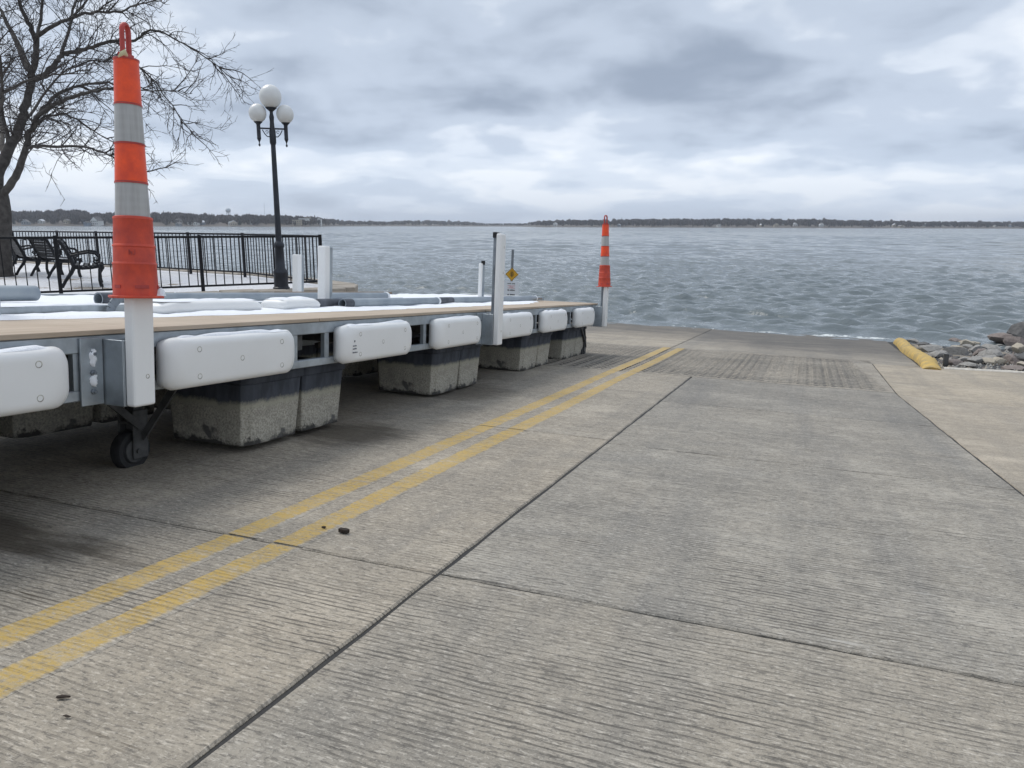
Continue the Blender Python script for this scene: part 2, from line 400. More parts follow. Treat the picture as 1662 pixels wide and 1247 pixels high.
def water_mat():
    m = bpy.data.materials.new('lake_water'); m.use_nodes = True; q = NG(m.node_tree); b = m.node_tree.nodes['Principled BSDF']
    geo = q.add('ShaderNodeNewGeometry').outputs['Position']
    fo = q.add('ShaderNodeAttribute', {'attribute_name': 'foam'}).outputs['Fac']
    n0 = q.noise(geo, 0.035, 3, 0.5)
    body = q.mix(q.mrange(n0, 0.35, 0.65), (0.15, 0.173, 0.178), (0.13, 0.155, 0.165))
    fn = q.noise(q.scale(geo, (5, 5, 5)), 1.6, 4, 0.7)
    fm = q.mrange(q.math('ADD', fo, q.math('MULTIPLY', q.math('SUBTRACT', fn, 0.5), 1.3)), 0.5, 0.72)
    q.put(b.inputs['Base Color'], q.mix(fm, body, (0.72, 0.75, 0.74)))
    q.put(b.inputs['Roughness'], q.mrange(fm, 0, 1, 0.09, 0.6)); b.inputs['IOR'].default_value = 1.33
    w1 = q.noise(q.scale(geo, (0.8, 2.0, 1)), 3.0, 4, 0.6)
    w2 = q.noise(q.scale(geo, (0.22, 0.5, 1)), 0.8, 6, 0.7)
    w3 = q.noise(q.scale(geo, (1.0, 1.5, 1)), 8.5, 3, 0.6)
    dist = q.add('ShaderNodeVectorMath', {'operation': 'LENGTH'}, {0: geo}).outputs['Value']
    far = q.mrange(dist, 60, 260)
    hh = q.math('ADD', q.math('MULTIPLY', w1, q.mrange(far, 0, 1, 0.04, 0.0)), q.math('MULTIPLY', w2, q.mrange(far, 0, 1, 0.02, 0.75)))
    hh = q.math('ADD', hh, q.math('MULTIPLY', w3, q.mrange(dist, 15, 90, 0.014, 0.0)))
    q.put(b.inputs['Normal'], q.add('ShaderNodeBump', None, {'Strength': 1.0, 'Distance': 1.0, 'Height': hh}).outputs[0])
    return m
M_WATER = water_mat()
M_ROCKS = [mat('grey_stone', (0.225, 0.215, 0.20), 0.85, col2=(0.35, 0.335, 0.31), vscale=5, bump=0.6, bscale=14),
           mat('brown_stone', (0.165, 0.135, 0.12), 0.85, col2=(0.25, 0.21, 0.19), vscale=5, bump=0.6, bscale=14),
           mat('dark_stone', (0.085, 0.083, 0.082), 0.85, col2=(0.15, 0.145, 0.14), vscale=5, bump=0.6, bscale=14),
           mat('pale_stone', (0.44, 0.39, 0.31), 0.85, col2=(0.36, 0.32, 0.26), vscale=5, bump=0.5, bscale=14)]
M_DIRT = mat('shore_dirt', (0.17, 0.145, 0.115), 0.95, col2=(0.27, 0.235, 0.19), vscale=9, bump=0.9, bscale=30)
M_CURB = mat('yellow_painted_kerb', (0.60, 0.40, 0.10), 0.8, col2=(0.36, 0.27, 0.12), vscale=8, detail=8, bump=0.8, bscale=18)
M_STONECAP = mat('sea_wall_stone', (0.30, 0.26, 0.21), 0.9, col2=(0.40, 0.36, 0.31), vscale=4, bump=0.6, bscale=12)
M_BARK = mat('grey_bark', (0.05, 0.044, 0.04), 0.9, col2=(0.095, 0.086, 0.078), vscale=9, bump=1.0, bscale=22)
M_TWIG = mat('dark_twigs', (0.045, 0.038, 0.036), 0.9)

# ------------------------------------------------------------------ ground, ramp slabs
ramp = MB().box(-70, 70, -80, 60, -0.5, -0.008).build('boat_ramp', M_SEAL, M=RAMP)
tag(ramp, 'concrete boat ramp running down into the lake', kind='structure')
ramp.color = (1, 1, 1, 1)
JIT = random.Random(3)
def slab(poly, m=M_CON, tint=(1, 1, 1), jit=0.0035, step=0.11, name='concrete_slab', drop=0.0):
    pts = []
    for (a, b_2) in zip(poly, poly[1:] + poly[:1]):
        a = Vector(a); b2 = Vector(b_2); L = (b2 - a).length; n = max(1, min(60, int(L / step)))
        for k in range(n):
            p = a + (b2 - a) * (k / n)
            if k: p = p + Vector((JIT.uniform(-jit, jit), JIT.uniform(-jit, jit)))
            pts.append(p)
    c = sum(pts, Vector((0, 0))) / len(pts)
    inner = []
    for p in pts:
        d = (c - p); inner.append(p + Vector((math.copysign(min(0.006, abs(d.x)), d.x), math.copysign(min(0.006, abs(d.y)), d.y))))
    mb = MB(); n = len(pts)
    mb.v = [(p.x, p.y, -0.02) for p in pts] + [(p.x, p.y, -0.006 - drop) for p in pts] + [(p.x, p.y, -drop) for p in inner]
    for k in range(n):
        j = (k + 1) % n
        mb.f.append((k, j, n + j, n + k)); mb.f.append((n + k, n + j, 2 * n + j, 2 * n + k)); mb.m += [0, 0]
    mb.f.append(tuple(2 * n + k for k in range(n))); mb.m.append(0)
    o = mb.build(name, m, ramp); o.color = (*tint, 1)
    return o
def j2(u): return 1.36 - 0.0593 * u if u < 8.14 else 0.88
LT = (1.04, 1.02, 0.99); MT = (0.90, 0.92, 0.945)
for u0, u1, ti in ((-7, 2.195, (1.0, 0.98, 0.95)), (2.207, 4.60, LT), (4.608, 8.19, (0.98, 0.975, 0.965))):
    slab([(-18.0, u0), (-1.086, u0), (-1.086, u1), (-18.0, u1)], tint=ti)
for u0, u1, ti in ((-7, 2.203, (0.95, 0.95, 0.945)), (2.215, 4.50, MT), (4.506, 6.34, (0.87, 0.89, 0.915)), (6.344, 8.19, (0.80, 0.825, 0.86))):
    slab([(-1.072, u0), (j2(u0) - 0.008, u0), (j2(u1) - 0.008, u1), (-1.072, u1)], tint=ti)
for u0, u1, ti in ((-7, 4.49, (1.0, 0.98, 0.95)), (4.50, 8.09, (1.03, 1.0, 0.96)), (8.10, 11.17, (1.08, 1.04, 0.98))):
    slab([(j2(u0) + 0.008, u0), (9.0, u0 - (0.0 if u0 < 0 else 1.2)), (9.0, u1 - (1.2 if u1 < 11 else -1.5)), (j2(u1) + 0.008, u1)], M_SMOOTH, tint=ti)
slab([(-18.0, 11.63), (-1.862, 11.63), (-1.862, 30), (-18.0, 30)], M_SMOOTH, (1.02, 1.0, 0.97))
slab([(-1.848, 11.63), (0.70, 11.63), (0.87, 11.20), (1.46, 11.19), (1.56, 30), (-1.848, 30)], M_SMOOTH, (0.93, 0.93, 0.93))
def tri(x): return np.abs((x % 1.0) - 0.5) * 2
def ribs(v0, v1, name, edge=None):
    us = np.linspace(8.20, 11.62, 230); vv = np.linspace(v0, v1, max(30, int((v1 - v0) / 0.027)))
    A, B = np.meshgrid(vv, us)
    ph = B / 0.135 + 0.6 * tri(A / 0.16)
    z = -0.026 * (1 - np.clip(tri(ph) * 1.6, 0, 1)) - 0.005 * (1 - np.clip(tri(A / 0.08 + 0.5) * 2.4, 0, 1))
    m_ = np.clip((B - 8.26) / 0.05, 0, 1) * np.clip((11.55 - B) / 0.05, 0, 1)
    if edge is not None: m_ = m_ * np.clip((0.86 - 0.07 * (B - 8.2) - A) / 0.05, 0, 1)
    nn = np.sin(A * 3.1 + B * 1.3) * np.sin(B * 2.2 - A * 1.7)
    z = z * m_ * (0.8 + 0.25 * nn)
    mb = MB(); mb.grid([[(A[i, j], B[i, j], z[i, j]) for j in range(len(vv))] for i in range(len(us))])
    o = mb.build(name, M_RIB, ramp); o.color = (0.97, 0.97, 0.97, 1); return o
ribs(-9.0, -1.862, 'ribbed_slab'); ribs(-1.848, 0.872, 'ribbed_slab', True)
def paint_line(v0, v1, u_list):
    mb = MB()
    for u0, u1 in u_list:
        n = max(2, int((u1 - u0) / 0.06)); rows = []
        for k in range(n + 1):
            u = u0 + (u1 - u0) * k / n
            w = 0.012 * math.sin(u * 1.7 + v0) + 0.01 * math.sin(u * 0.6)
            rows.append([(v0 + w + JIT.uniform(-.005, .005), u, 0.0006), ((v0 + v1) / 2 + w, u, 0.0008), (v1 + w + JIT.uniform(-.005, .005), u, 0.0006)])
        mb.grid(rows)
    o = mb.build('painted_yellow_line', M_PAINT, ramp); o.color = (1, 1, 1, 1); return o
seg_l = [(-3, 2.193), (2.209, 4.597), (4.611, 8.19), (8.205, 11.60)]
paint_line(-1.978, -1.850, seg_l); paint_line(-1.768, -1.640, seg_l)

# ------------------------------------------------------------------ lake
def make_water():
    th = np.concatenate([np.linspace(math.radians(-78), math.radians(-46), 50)[:-1], np.linspace(math.radians(-46), math.radians(44), 860), np.linspace(math.radians(44), math.radians(64), 30)[1:]])
    r1 = np.exp(np.linspace(math.log(9.0), math.log(330), 700)); r2 = np.exp(np.linspace(math.log(345), math.log(9000), 30))
    rr = np.concatenate([r1, r2])
    A, Rr = np.meshgrid(th, rr)
    X = Rr * np.sin(A); Y = Rr * np.cos(A)
    rng = np.random.RandomState(11); Z = np.zeros_like(X)
    base = math.radians(200)       # travelling towards the ramp
    for i in range(80):
        lam = 0.18 * (1.15 / 0.18) ** rng.rand(); k = 2 * math.pi / lam
        d = base + rng.normal(0, 0.5); amp = 0.0118 * lam ** 0.95 * (0.5 + rng.rand())
        ph = k * (X * math.sin(d) + Y * math.cos(d)) + rng.rand() * 6.28
        fade = np.clip(1.7 - (Rr * 0.005) / (lam * 0.26), 0, 1)
        s_ = np.sin(ph); Z += amp * fade * (s_ + 0.28 * np.cos(2 * ph))
    for i in range(36):       # longer chop further out
        lam = 1.8 * (9.0 / 1.8) ** rng.rand(); k = 2 * math.pi / lam
        d = base + rng.normal(0, 0.55); amp = 0.0046 * lam ** 0.9 * (0.5 + rng.rand())
        ph = k * (X * math.sin(d) + Y * math.cos(d)) + rng.rand() * 6.28
        fade = np.clip(1.7 - (Rr * 0.005) / (lam * 0.26), 0, 1) * np.clip((Rr - 18) / 70, 0.06, 1)
        Z += amp * fade * (np.sin(ph) + 0.25 * np.cos(2 * ph))
    # depth over the ramp calms and steepens
    P = np.stack([X - O.x, Y - O.y, 0 - O.z + 0 * X], -1)
    uu = P @ np.array(U)
    gust = 0.75 + 0.35 * np.sin(X * 0.045 + 0.8) * np.sin(Y * 0.031 + X * 0.012)
    Z *= gust
    shore = np.clip((uu - 16.0) / 3.0, 0.35, 1.0)
    Z *= shore
    # one small wave breaking at the edge
    vv = P @ np.array(R)
    wln = 16.6 - 0.124 * vv
    crest = wln + 1.05 + 0.28 * np.sin(vv * 0.9 + 0.4) + 0.12 * np.sin(vv * 2.3)
    br = np.exp(-((uu - crest) / 0.22) ** 2) * np.clip(0.6 + 0.6 * np.sin(vv * 0.55 + 1.2), 0.1, 1.2)
    crest2 = 19.9 + 0.4 * np.sin(vv * 0.6 + 2.0)
    Z += 0.055 * br + 0.05 * np.exp(-((uu - crest2) / 0.3) ** 2) * np.clip(0.5 + 0.7 * np.sin(vv * 0.4), 0.0, 1.0)
    foam = np.clip(br * np.exp(-((uu - crest + 0.1) / 0.2) ** 2) * 0.30, 0, 0.4)
    foam = np.maximum(foam, np.clip(1.0 - np.abs(uu - wln - 0.14 - 0.12 * np.sin(vv * 1.7)) / 0.2, 0, 1) * (0.62 + 0.2 * np.sin(vv * 0.8 + 1)))
    nr, nc = X.shape
    co = np.stack([X, Y, Z], -1).reshape(-1, 3)
    idx = np.arange(nr * nc).reshape(nr, nc)
    fa = np.stack([idx[:-1, :-1], idx[:-1, 1:], idx[1:, 1:], idx[1:, :-1]], -1).reshape(-1, 4)[:, ::-1]
    me = bpy.data.meshes.new('lake'); me.from_pydata(co.tolist(), [], fa.tolist())
    me.polygons.foreach_set('use_smooth', np.ones(len(fa), bool))
    at = me.attributes.new('foam', 'FLOAT', 'POINT'); at.data.foreach_set('value', foam.reshape(-1).astype(np.float32))
    me.materials.append(M_WATER)
    return tag(put('lake_water', me), 'grey green choppy lake stretching to the far shore', kind='structure')
make_water()

# ------------------------------------------------------------------ plaza by the lake
PZ = CAMZ - 1.2
front = [(-30, -1.6), (-8.9, 11.45), (-3.25, 14.75)]
back = [(-3.35, 15.55), (-6.05, 18.75), (-13.1, 23.4), (-24, 29.0), (-45, 38)]
outline = front + back
def flat_poly(name, pts, z0, z1, m):
    mb = MB(); mb.prism(pts, z0, z1); return mb.build(name, m)
def inset(pts, d):
    c = Vector((-14, 17)); out = []
    for p in pts:
        q_ = Vector(p); out.append(tuple(q_ + (c - q_).normalized() * d))
    return out
pz = flat_poly('plaza_ground', outline + [(-60, 30), (-60, -2)], -0.6, PZ, M_SNOWG); tag(pz, 'level lakeside plaza dusted with thin snow', kind='structure')
wall = empty('sea_wall', Matrix.Identity(4)); tag(wall, 'low stone edge of the snowy plaza', kind='structure')
rs = random.Random(5)
edge = [Vector(p) for p in front[1:] + back[:-1]]
for a, b2 in zip(edge[:-1], edge[1:]):
    L = (b2 - a).length; d = (b2 - a).normalized(); nrm = Vector((-d.y, d.x)); t_ = 0.0
    while t_ < L - 0.05:
        w = min(rs.uniform(0.5, 0.9), L - t_)
        mb = MB(); p0 = a + d * (t_ + 0.006); p1 = a + d * (t_ + w - 0.006); o_ = rs.uniform(-0.03, 0.03)
        q4 = [p0 - nrm * (0.20 + o_), p1 - nrm * (0.20 + o_), p1 + nrm * 0.30, p0 + nrm * 0.30]
        mb.prism([tuple(c) for c in q4], 0.15, PZ + 0.035 + rs.uniform(-0.01, 0.012))
        mb.build('edge_stone', M_STONECAP, wall, bevel=0.015, seg=1)
        t_ += w

# ------------------------------------------------------------------ docks
def rounded_bar_mesh(name, L, Hh, Th, m):
    """fender: long rounded block, back on y=0, bulging towards -y, base at z=0"""
    prof = []
    n = 5
    def ring(y_in, xin, zin):
        return y_in, xin, zin
    rows = []
    steps = [(0.0, 0.012, 0.012), (-Th * 0.45, 0.0, 0.0), (-Th * 0.66, 0.010, 0.004), (-Th * 0.82, 0.026, 0.010), (-Th * 0.94, 0.052, 0.020), (-Th * 0.985, 0.080, 0.030), (-Th, 0.12, 0.042)]
    mb = MB(); k = 6
    for y, dx_, dz_ in steps:
        rr = min(0.04 + 0.045 * min(1, abs(y) / Th), (Hh - 2 * dz_) * 0.46)
        x0, x1, z0, z1 = dx_, L - dx_, dz_, Hh - dz_
        ring_ = []
        for cx_, cz_, a0 in ((x1 - rr, z1 - rr, 0), (x0 + rr, z1 - rr, 90), (x0 + rr, z0 + rr, 180), (x1 - rr, z0 + rr, 270)):
            for i in range(k + 1):
                a = math.radians(a0 + 90 * i / k); ring_.append((cx_ + rr * math.cos(a), y, cz_ + rr * math.sin(a)))
        rows.append(ring_)
    c = len(rows[0])
    for r_ in rows: mb.v += r_
    for i in range(len(rows) - 1):
        for j in range(c):
            a = i * c + j; b2 = i * c + (j + 1) % c
            mb.f.append((a, b2, b2 + c, a + c)); mb.m.append(0)
    mb.f.append(tuple(range(c - 1, -1, -1))); mb.f.append(tuple((len(rows) - 1) * c + j for j in range(c))); mb.m += [0, 0]
    me = mb.mesh(name, m, smooth='all')
    bm = bmesh.new(); bm.from_mesh(me); bmesh.ops.recalc_face_normals(bm, faces=bm.faces[:]); bm.to_mesh(me); bm.free()
    return me
FEN_L, FEN_H, FEN_T = 0.86, 0.232, 0.092
ME_FENDER = rounded_bar_mesh('fender', FEN_L, FEN_H, FEN_T, M_WHITE)
ME_RECESS = MB().lathe([(0.0135, -0.001), (0.0135, 0.0008), (0.0105, 0.001), (0.009, -0.001), (0.005, -0.001)], 14).mesh('bolt', [M_BOLT], smooth=True)
def snow_ridge(L, w, h, seed, nx=40):
    rr = random.Random(seed); rows = []
    for i in range(nx + 1):
        x = L * i / nx
        e = min(1, min(i, nx - i) / 3.0)
        hh = h * e * (0.45 + 0.9 * abs(mnoise.noise(Vector((x * 5.5, seed * 3.1, 0)))) * 1.6)
        ww = w * (0.75 + 0.5 * mnoise.noise(Vector((x * 4, seed * 1.7, 5))))
        rows.append([(x, -ww / 2, 0), (x, -ww / 3, hh * 0.8), (x, 0, hh), (x, ww / 3, hh * 0.8), (x, ww / 2, 0)])
    mb = MB(); mb.grid(rows); return mb
def add_fender(parent, x, z=0.462, y=0.0, printed=False, seed=0, L=1.0):
    o = put('fender', ME_FENDER, parent, T(x, y, z) @ Matrix.Diagonal((L, 1, 1, 1)))
    for fx, fz in ((0.19, 0.177), (0.19, 0.055), (0.5, 0.116), (0.83, 0.177), (0.83, 0.055)):
        put('bolt', ME_RECESS, o, T(FEN_L * fx, -FEN_T + 0.0005, fz) @ Matrix.Rotation(PI / 2, 4, 'X'))
    s_ = snow_ridge(FEN_L * 0.86, 0.06, 0.012, seed).build('snow_cap', M_SNOW, o, T(FEN_L * 0.07, -0.04, FEN_H - 0.006), smooth='all')
    if printed:
        mb = MB(); pr = random.Random(4)
        for r_, (zz1, n_) in enumerate(((0.106, 4), (0.088, 4), (0.066, 5))):
            for k in range(n_):
                mb.box(0.0805 + k * 0.0105, 0.087 + k * 0.0105, -0.0018, 0.0, zz1, zz1 + pr.uniform(0.006, 0.009))
        mb.box(0.093, 0.104, -0.0018, 0, 0.132, 0.143)
        mb.build('printed_mark', M_PRINT, o, T(0, -FEN_T + 0.0002, 0))
    return o
def float_mesh(name, wx, dy, cham, flute):
    """plastic tub narrowing to the bottom, corner cut, with a fluted flank"""
    def outl(s_):
        x0, x1, y0, y1 = s_, wx - s_, s_, dy - s_
        c = cham
        return [(x0 + c, y0), (x1 - c * 0.35, y0), (x1, y0 + c * 0.35), (x1, y1 - c * .5), (x1 - c * .5, y1), (x0 + c * .5, y1), (x0, y1 - c * .5), (x0, y0 + c * 0.55)]
    mb = MB(); mb.prism(outl(0.022), 0.062, 0.40, outl(0.0)); mb.prism(outl(-0.012), 0.402, 0.455)
    return mb.mesh(name, M_FLOAT, bevel=0.005, seg=2)
ME_TUB_A = float_mesh('float_tub', 0.49, 0.56, 0.06, True)
ME_TUB_B = float_mesh('float_tub', 0.41, 0.56, 0.02, False)
def caster(parent, x, y, toe=1):
    leg = MB().box(-0.028, 0.028, -0.028, 0.028, 0.15, 0.47).build('caster_leg', M_STEELD, parent, T(x, y, 0))
    w = MB()
    w.lathe([(0.02, -0.034), (0.062, -0.034), (0.066, -0.028), (0.092, -0.030), (0.099, -0.02), (0.099, 0.02), (0.092, 0.03), (0.066, 0.028), (0.062, 0.034), (0.02, 0.034)], 28)
    wh = w.build('wheel', M_RUBBER, leg, T(-0.03, 0.0, 0.099) @ Matrix.Rotation(PI / 2, 4, 'X'), smooth=True)
    MB().lathe([(0.058, -0.038), (0.058, 0.038)], 20).build('rim', M_STEELD, wh, smooth=True)
    f_ = MB(); f_.box(-0.055, 0.035, -0.052, -0.042, 0.06, 0.30); f_.box(-0.055, 0.035, 0.042, 0.052, 0.06, 0.30); f_.box(-0.055, 0.035, -0.042, 0.042, 0.232, 0.245)
    f_.build('fork', M_STEELD, leg, bevel=0.003, seg=1)
    b_ = MB(); b_.lathe([(0.012, -0.062), (0.012, 0.062)], 10); b_.build('axle', M_STEELD, leg, T(-0.03, 0, 0.099) @ Matrix.Rotation(PI / 2, 4, 'X'))
    br = MB(); br.bar((-0.02, -0.06, 0.22), (-0.30, -0.06, 0.455), 0.035, 0.012, (0, 1, 0)); br.build('brace', M_STEELD, leg)
    br = MB(); br.bar((0.0, -0.05, 0.16), (-0.02 - 0.1 * (1 - toe), -0.05 - 0.25 * toe, 0.46), 0.035, 0.012, (1, 0, 0)); br.build('brace', M_STEELD, leg)
def guide_post(parent, x, z_top, y=0.0, tube=True, side=1, cap=True, pad_w=0.108, z0=0.44, pad0=None):
    """pocket bracket bolted to the dock side, with a white faced post"""
    br = MB(); br.box(x - 0.105, x - 0.004, -0.012 * side + y, y, 0.445, 0.712) if side > 0 else br.box(x - 0.105, x - 0.004, y, y + 0.012, 0.445, 0.712)
    b_ = br.build('bracket', M_GALV, parent, bevel=0.003, seg=1)
    pk = MB(); t_ = 0.006; yo, yi = y - 0.112 * side, y - 0.002 * side; a0, a1 = min(yo, yi), max(yo, yi)
    pk.box(x, x + t_, a0, a1, 0.44, 0.705); pk.box(x + 0.115, x + 0.121, a0, a1, 0.44, 0.705)
    pk.box(x + t_, x + 0.115, a0, a0 + t_, 0.44, 0.705); pk.box(x + t_, x + 0.115, a1 - t_, a1, 0.44, 0.705)
    pk.build('pocket', M_GALV, b_, bevel=0.002, seg=1)
    for zz1 in (0.50, 0.575, 0.65):
        MB().lathe([(0.012, 0), (0.012, 0.008), (0.007, 0.009), (0.007, 0.018)], 6).build('bolt', M_GALVD, b_, T(x - 0.055, y - 0.012 * side, zz1) @ Matrix.Rotation(PI / 2 * side, 4, 'X'))
    po = MB()
    if tube:
        po.box(x + 0.018, x + 0.103, min(y - 0.111 * side, y - 0.082 * side), max(y - 0.111 * side, y - 0.082 * side), z0 + 0.03, z_top - 0.002)
        p_ = po.build('guide_post', M_GALVD, parent, bevel=0.006)
        if cap: MB().box(x + 0.012, x + 0.109, min(y - 0.1115 * side, y - 0.076 * side), max(y - 0.1115 * side, y - 0.076 * side), z_top - 0.045, z_top + 0.004).build('cap', M_RUBBER, p_, bevel=0.006)
    else:
        po.box(x + 0.03, x + 0.09, y - 0.111 * side, y - 0.09 * side, z0 + 0.12, 0.70)
        p_ = po.build('guide_post', M_GALVD, parent)
    yy0, yy1 = (y - 0.162, y - 0.1125) if side > 0 else (y + 0.1125, y + 0.162)
    pd = MB(); pd.box(x + 0.006, x + 0.006 + pad_w, yy0, yy1, (pad0 or z0), z_top - 0.008)
    pad = pd.build('white_pad', M_WHITE, p_, bevel=0.012, seg=3)
    for zz1 in (z0 + 0.12, z0 + 0.62, z_top - 0.12):
        if zz1 < z_top: put('bolt', ME_RECESS, pad, T(x + 0.072, (yy0 if side > 0 else yy1) - 0.0005 * side, zz1) @ Matrix.Rotation(PI / 2 * side, 4, 'X') @ Matrix.Scale(0.7, 4))
    return b_

D1 = dock_frame(-2.61)
dock = empty('boat_dock', D1, 'long galvanised floating dock with white side fenders parked on the ramp', 'dock')
X0, X1, WD = -2.4, 9.98, 0.84
def rails(parent, x0, x1, w, z_top=0.72):
    for y0, y1 in ((0.0, 0.05), (w - 0.05, w)):
        MB().box(x0, x1, y0, y1, z_top - 0.068, z_top).build('top_rail', M_GALV, parent, bevel=0.004, seg=1)
        MB().box(x0, x1, y0 + 0.002, y1 - 0.002, 0.465, 0.508).build('bottom_rail', M_GALV, parent, bevel=0.004, seg=1)
    for x in (x0, x1 - 0.05):
        MB().box(x, x + 0.05, 0.051, w - 0.051, z_top - 0.067, z_top - 0.001).build('end_rail', M_GALV, parent, bevel=0.004, seg=1)
        MB().box(x, x + 0.05, 0.051, w - 0.051, 0.466, 0.507).build('end_rail', M_GALV, parent, bevel=0.004, seg=1)
rails(dock, X0, X1, WD)
ups = [-1.35, -0.15, 1.07, 2.14, 2.44, 3.49, 3.79, 4.78, 5.03, 6.02, 6.33, 7.30, 7.52, 8.48, 8.76, 9.64, 9.93]
ME_UP = MB().box(-0.022, 0.022, 0.004, 0.03, 0.508, 0.652).mesh('upright', M_GALV)
ME_DIAG = MB().bar((-0.45, 0.4, 0.52), (0.45, 0.4, 0.645), 0.03, 0.03).mesh('cross_brace', M_STEELD)
ME_JOIST = MB().box(-0.03, 0.03, 0.052, WD - 0.052, 0.56, 0.645).mesh('joist', M_STEELD)
for x in ups:
    put('upright', ME_UP, dock, T(x, 0, 0)); put('upright', ME_UP, dock, T(x, WD - 0.034, 0))
for x in np.arange(X0 + 0.5, X1, 0.61): put('joist', ME_JOIST, dock, T(float(x), 0, 0))
for x in np.arange(X0 + 1.0, X1 - 0.4, 1.22): put('cross_brace', ME_DIAG, dock, T(float(x), 0, 0))
x = X0; rs = random.Random(8)
while x < X1 - 0.1:
    w = min(1.22, X1 - x)
    MB().box(x + 0.003, x + w - 0.003, -0.006 + rs.uniform(-.003, .002), WD + 0.004, 0.7215, 0.741).build('deck_panel', M_DECK, dock, bevel=0.002, seg=1)
    x += 1.22
for i, x in enumerate((-1.28, -0.08, 1.17, 2.505, 3.84, 5.08, 6.37, 7.57, 8.81)):
    add_fender(dock, x, printed=(abs(x - 3.84) < .01), seed=i + 1, L=(1.04, 1, 1.03, 1.05, 1.01, 0.98, 1.0, 0.95, 0.90)[i])
for x in (-1.2, 0.66, 3.19, 5.39, 7.42, 8.88):
    for y in (0.09, 0.62):
        if y > 0.5: continue
        put('float_tub', ME_TUB_A, dock, T(x, y, 0)); put('float_tub', ME_TUB_B, dock, T(x + 0.502, y + 0.004, 0))
caster(dock, 2.80, 0.44); caster(dock, 9.80, 0.14, 0); caster(dock, 9.80, 0.68, 0)
gp = guide_post(dock, 2.245, 1.06, tube=False)
guide_post(dock, 6.06, 1.395)
guide_post(dock, 9.80, 1.13, cap=False)
# snow stuck on the near bracket
mb = MB(); rs = random.Random(2)
for zc, hh in ((0.545, 0.05), (0.635, 0.07)):
    rows = []
    for i in range(9):
        z = zc - hh / 2 + hh * i / 8; w = 0.014 * math.sin(PI * i / 8) ** 0.6 * rs.uniform(0.7, 1.2) + 0.001; c_ = rs.uniform(-.004, .004)
        rows.append([(2.19 + c_ - w, -0.013, z), (2.19 + c_ - w * .5, -0.026, z), (2.19 + c_ + w * .5, -0.028, z), (2.19 + c_ + w, -0.013, z)])
    mb.grid(rows)
mb.build('snow_cap', M_SNOW, gp, smooth='all')
# snow on the front dock deck
def snow_sheet(x0, x1, yf, yb, z, seed, name, label, M, step=0.05):
    rows = []; n = int((x1 - x0) / step)
    for i in range(n + 1):
        x = x0 + (x1 - x0) * i / n
        e = (float(np.interp(x, yf[0], yf[1])) if isinstance(yf, tuple) else yf) + 0.05 * mnoise.noise(Vector((x * 0.9, seed, 0))) + 0.045 * mnoise.noise(Vector((x * 4.1, seed, 3))) + 0.02 * mnoise.noise(Vector((x * 13, seed, 7)))
        row = [(x, e, z + 0.001)]
        for k in range(1, 9):
            t_ = k / 8; y = e + (yb - e) * t_
            row.append((x, y, z + 0.012 + 0.014 * mnoise.noise(Vector((x * 3, y * 5, seed))) + 0.006 * mnoise.noise(Vector((x * 11, y * 14, seed)))))
        rows.append(row)
    mb = MB(); mb.grid(rows)
    o = mb.build(name, M_SNOW, None, M, smooth='all'); o.matrix_world = M
    return tag(o, label, 'snow', kind='stuff')
snow_sheet(X0, 9.3, ((-2.4, 2.35, 2.95, 3.8, 4.8, 6.5, 8.2, 9.3), (0.72, 0.62, 0.47, 0.40, 0.36, 0.32, 0.34, 0.6)), WD, 0.741, 1.0, 'deck_snow', 'thin snow lying along the deck of the front dock', D1)

# second dock behind
D2 = dock_frame(-3.47, 0.05)
dock2 = empty('storage_dock', D2, 'second galvanised dock section behind, loaded with loose pipes', 'dock')
Y2 = 1.35; A0, A1 = -2.6, 10.3
rails(dock2, A0, A1, Y2, 0.735)
x = A0
while x < A1 - 0.1:
    w = min(1.22, A1 - x)
    MB().box(x + 0.003, x + w - 0.003, 0.055, Y2 - 0.055, 0.695, 0.712).build('deck_panel', M_DECK, dock2); x += 1.22
for x in np.arange(-2.5, 9.4, 1.02):  # unbroken row of floats, added to block light and view beneath the docks
    x = float(x)
    for y in (0.14,):
        put('float_tub', ME_TUB_A, dock2, T(x, y, 0)); put('float_tub', ME_TUB_B, dock2, T(x + 0.502, y + 0.004, 0))
caster(dock2, 10.1, 0.4)
for x in ups: put('upright', ME_UP, dock2, T(x * 1.02, 0, 0))
def rear_post(x, y, z0, z1, pipe=False):
    po = MB()
    if pipe:
        po.tube([(x + 0.055, y, z0), (x + 0.05, y, z1)], 0.021, 12)
        p_ = po.build('guide_post', M_PIPE, dock2, smooth=True)
        MB().lathe([(0.025, z1 - 0.045), (0.025, z1 + 0.004)], 12, T(x + 0.05, y, 0)).build('cap', M_RUBBER, p_)
        MB().box(x - 0.02, x + 0.025, y - 0.01, y + 0.03, z0, z1 - 0.03).build('white_pad', M_WHITE, p_, bevel=0.008)
    else:
        po.box(x + 0.036, x + 0.075, y - 0.03, y + 0.03, z0, z1 - 0.006); p_ = po.build('guide_post', M_GALV, dock2, bevel=0.004)
        MB().box(x - 0.03, x + 0.034, y - 0.035, y + 0.035, z0 - 0.02, z1).build('white_pad', M_WHITE, p_, bevel=0.008)
rear_post(2.33, -0.04, 0.66, 1.02); rear_post(4.93, -0.04, 0.66, 1.15); rear_post(6.42, 1.31, 0.70, 1.12); rear_post(8.72, 0.3, 0.70, 1.17, pipe=True)
snow_sheet(A0 + 0.1, A1 - 0.3, 0.10, Y2 - 0.1, 0.713, 4.0, 'dock_snow', 'snow covering the deck of the rear dock', D2)
s_ = snow_ridge(A1 - A0 - 0.4, 0.05, 0.009, 21, 260); s_.build('snow_cap', M_SNOW, dock2, T(A0 + 0.2, 0.026, 0.734), smooth='all')
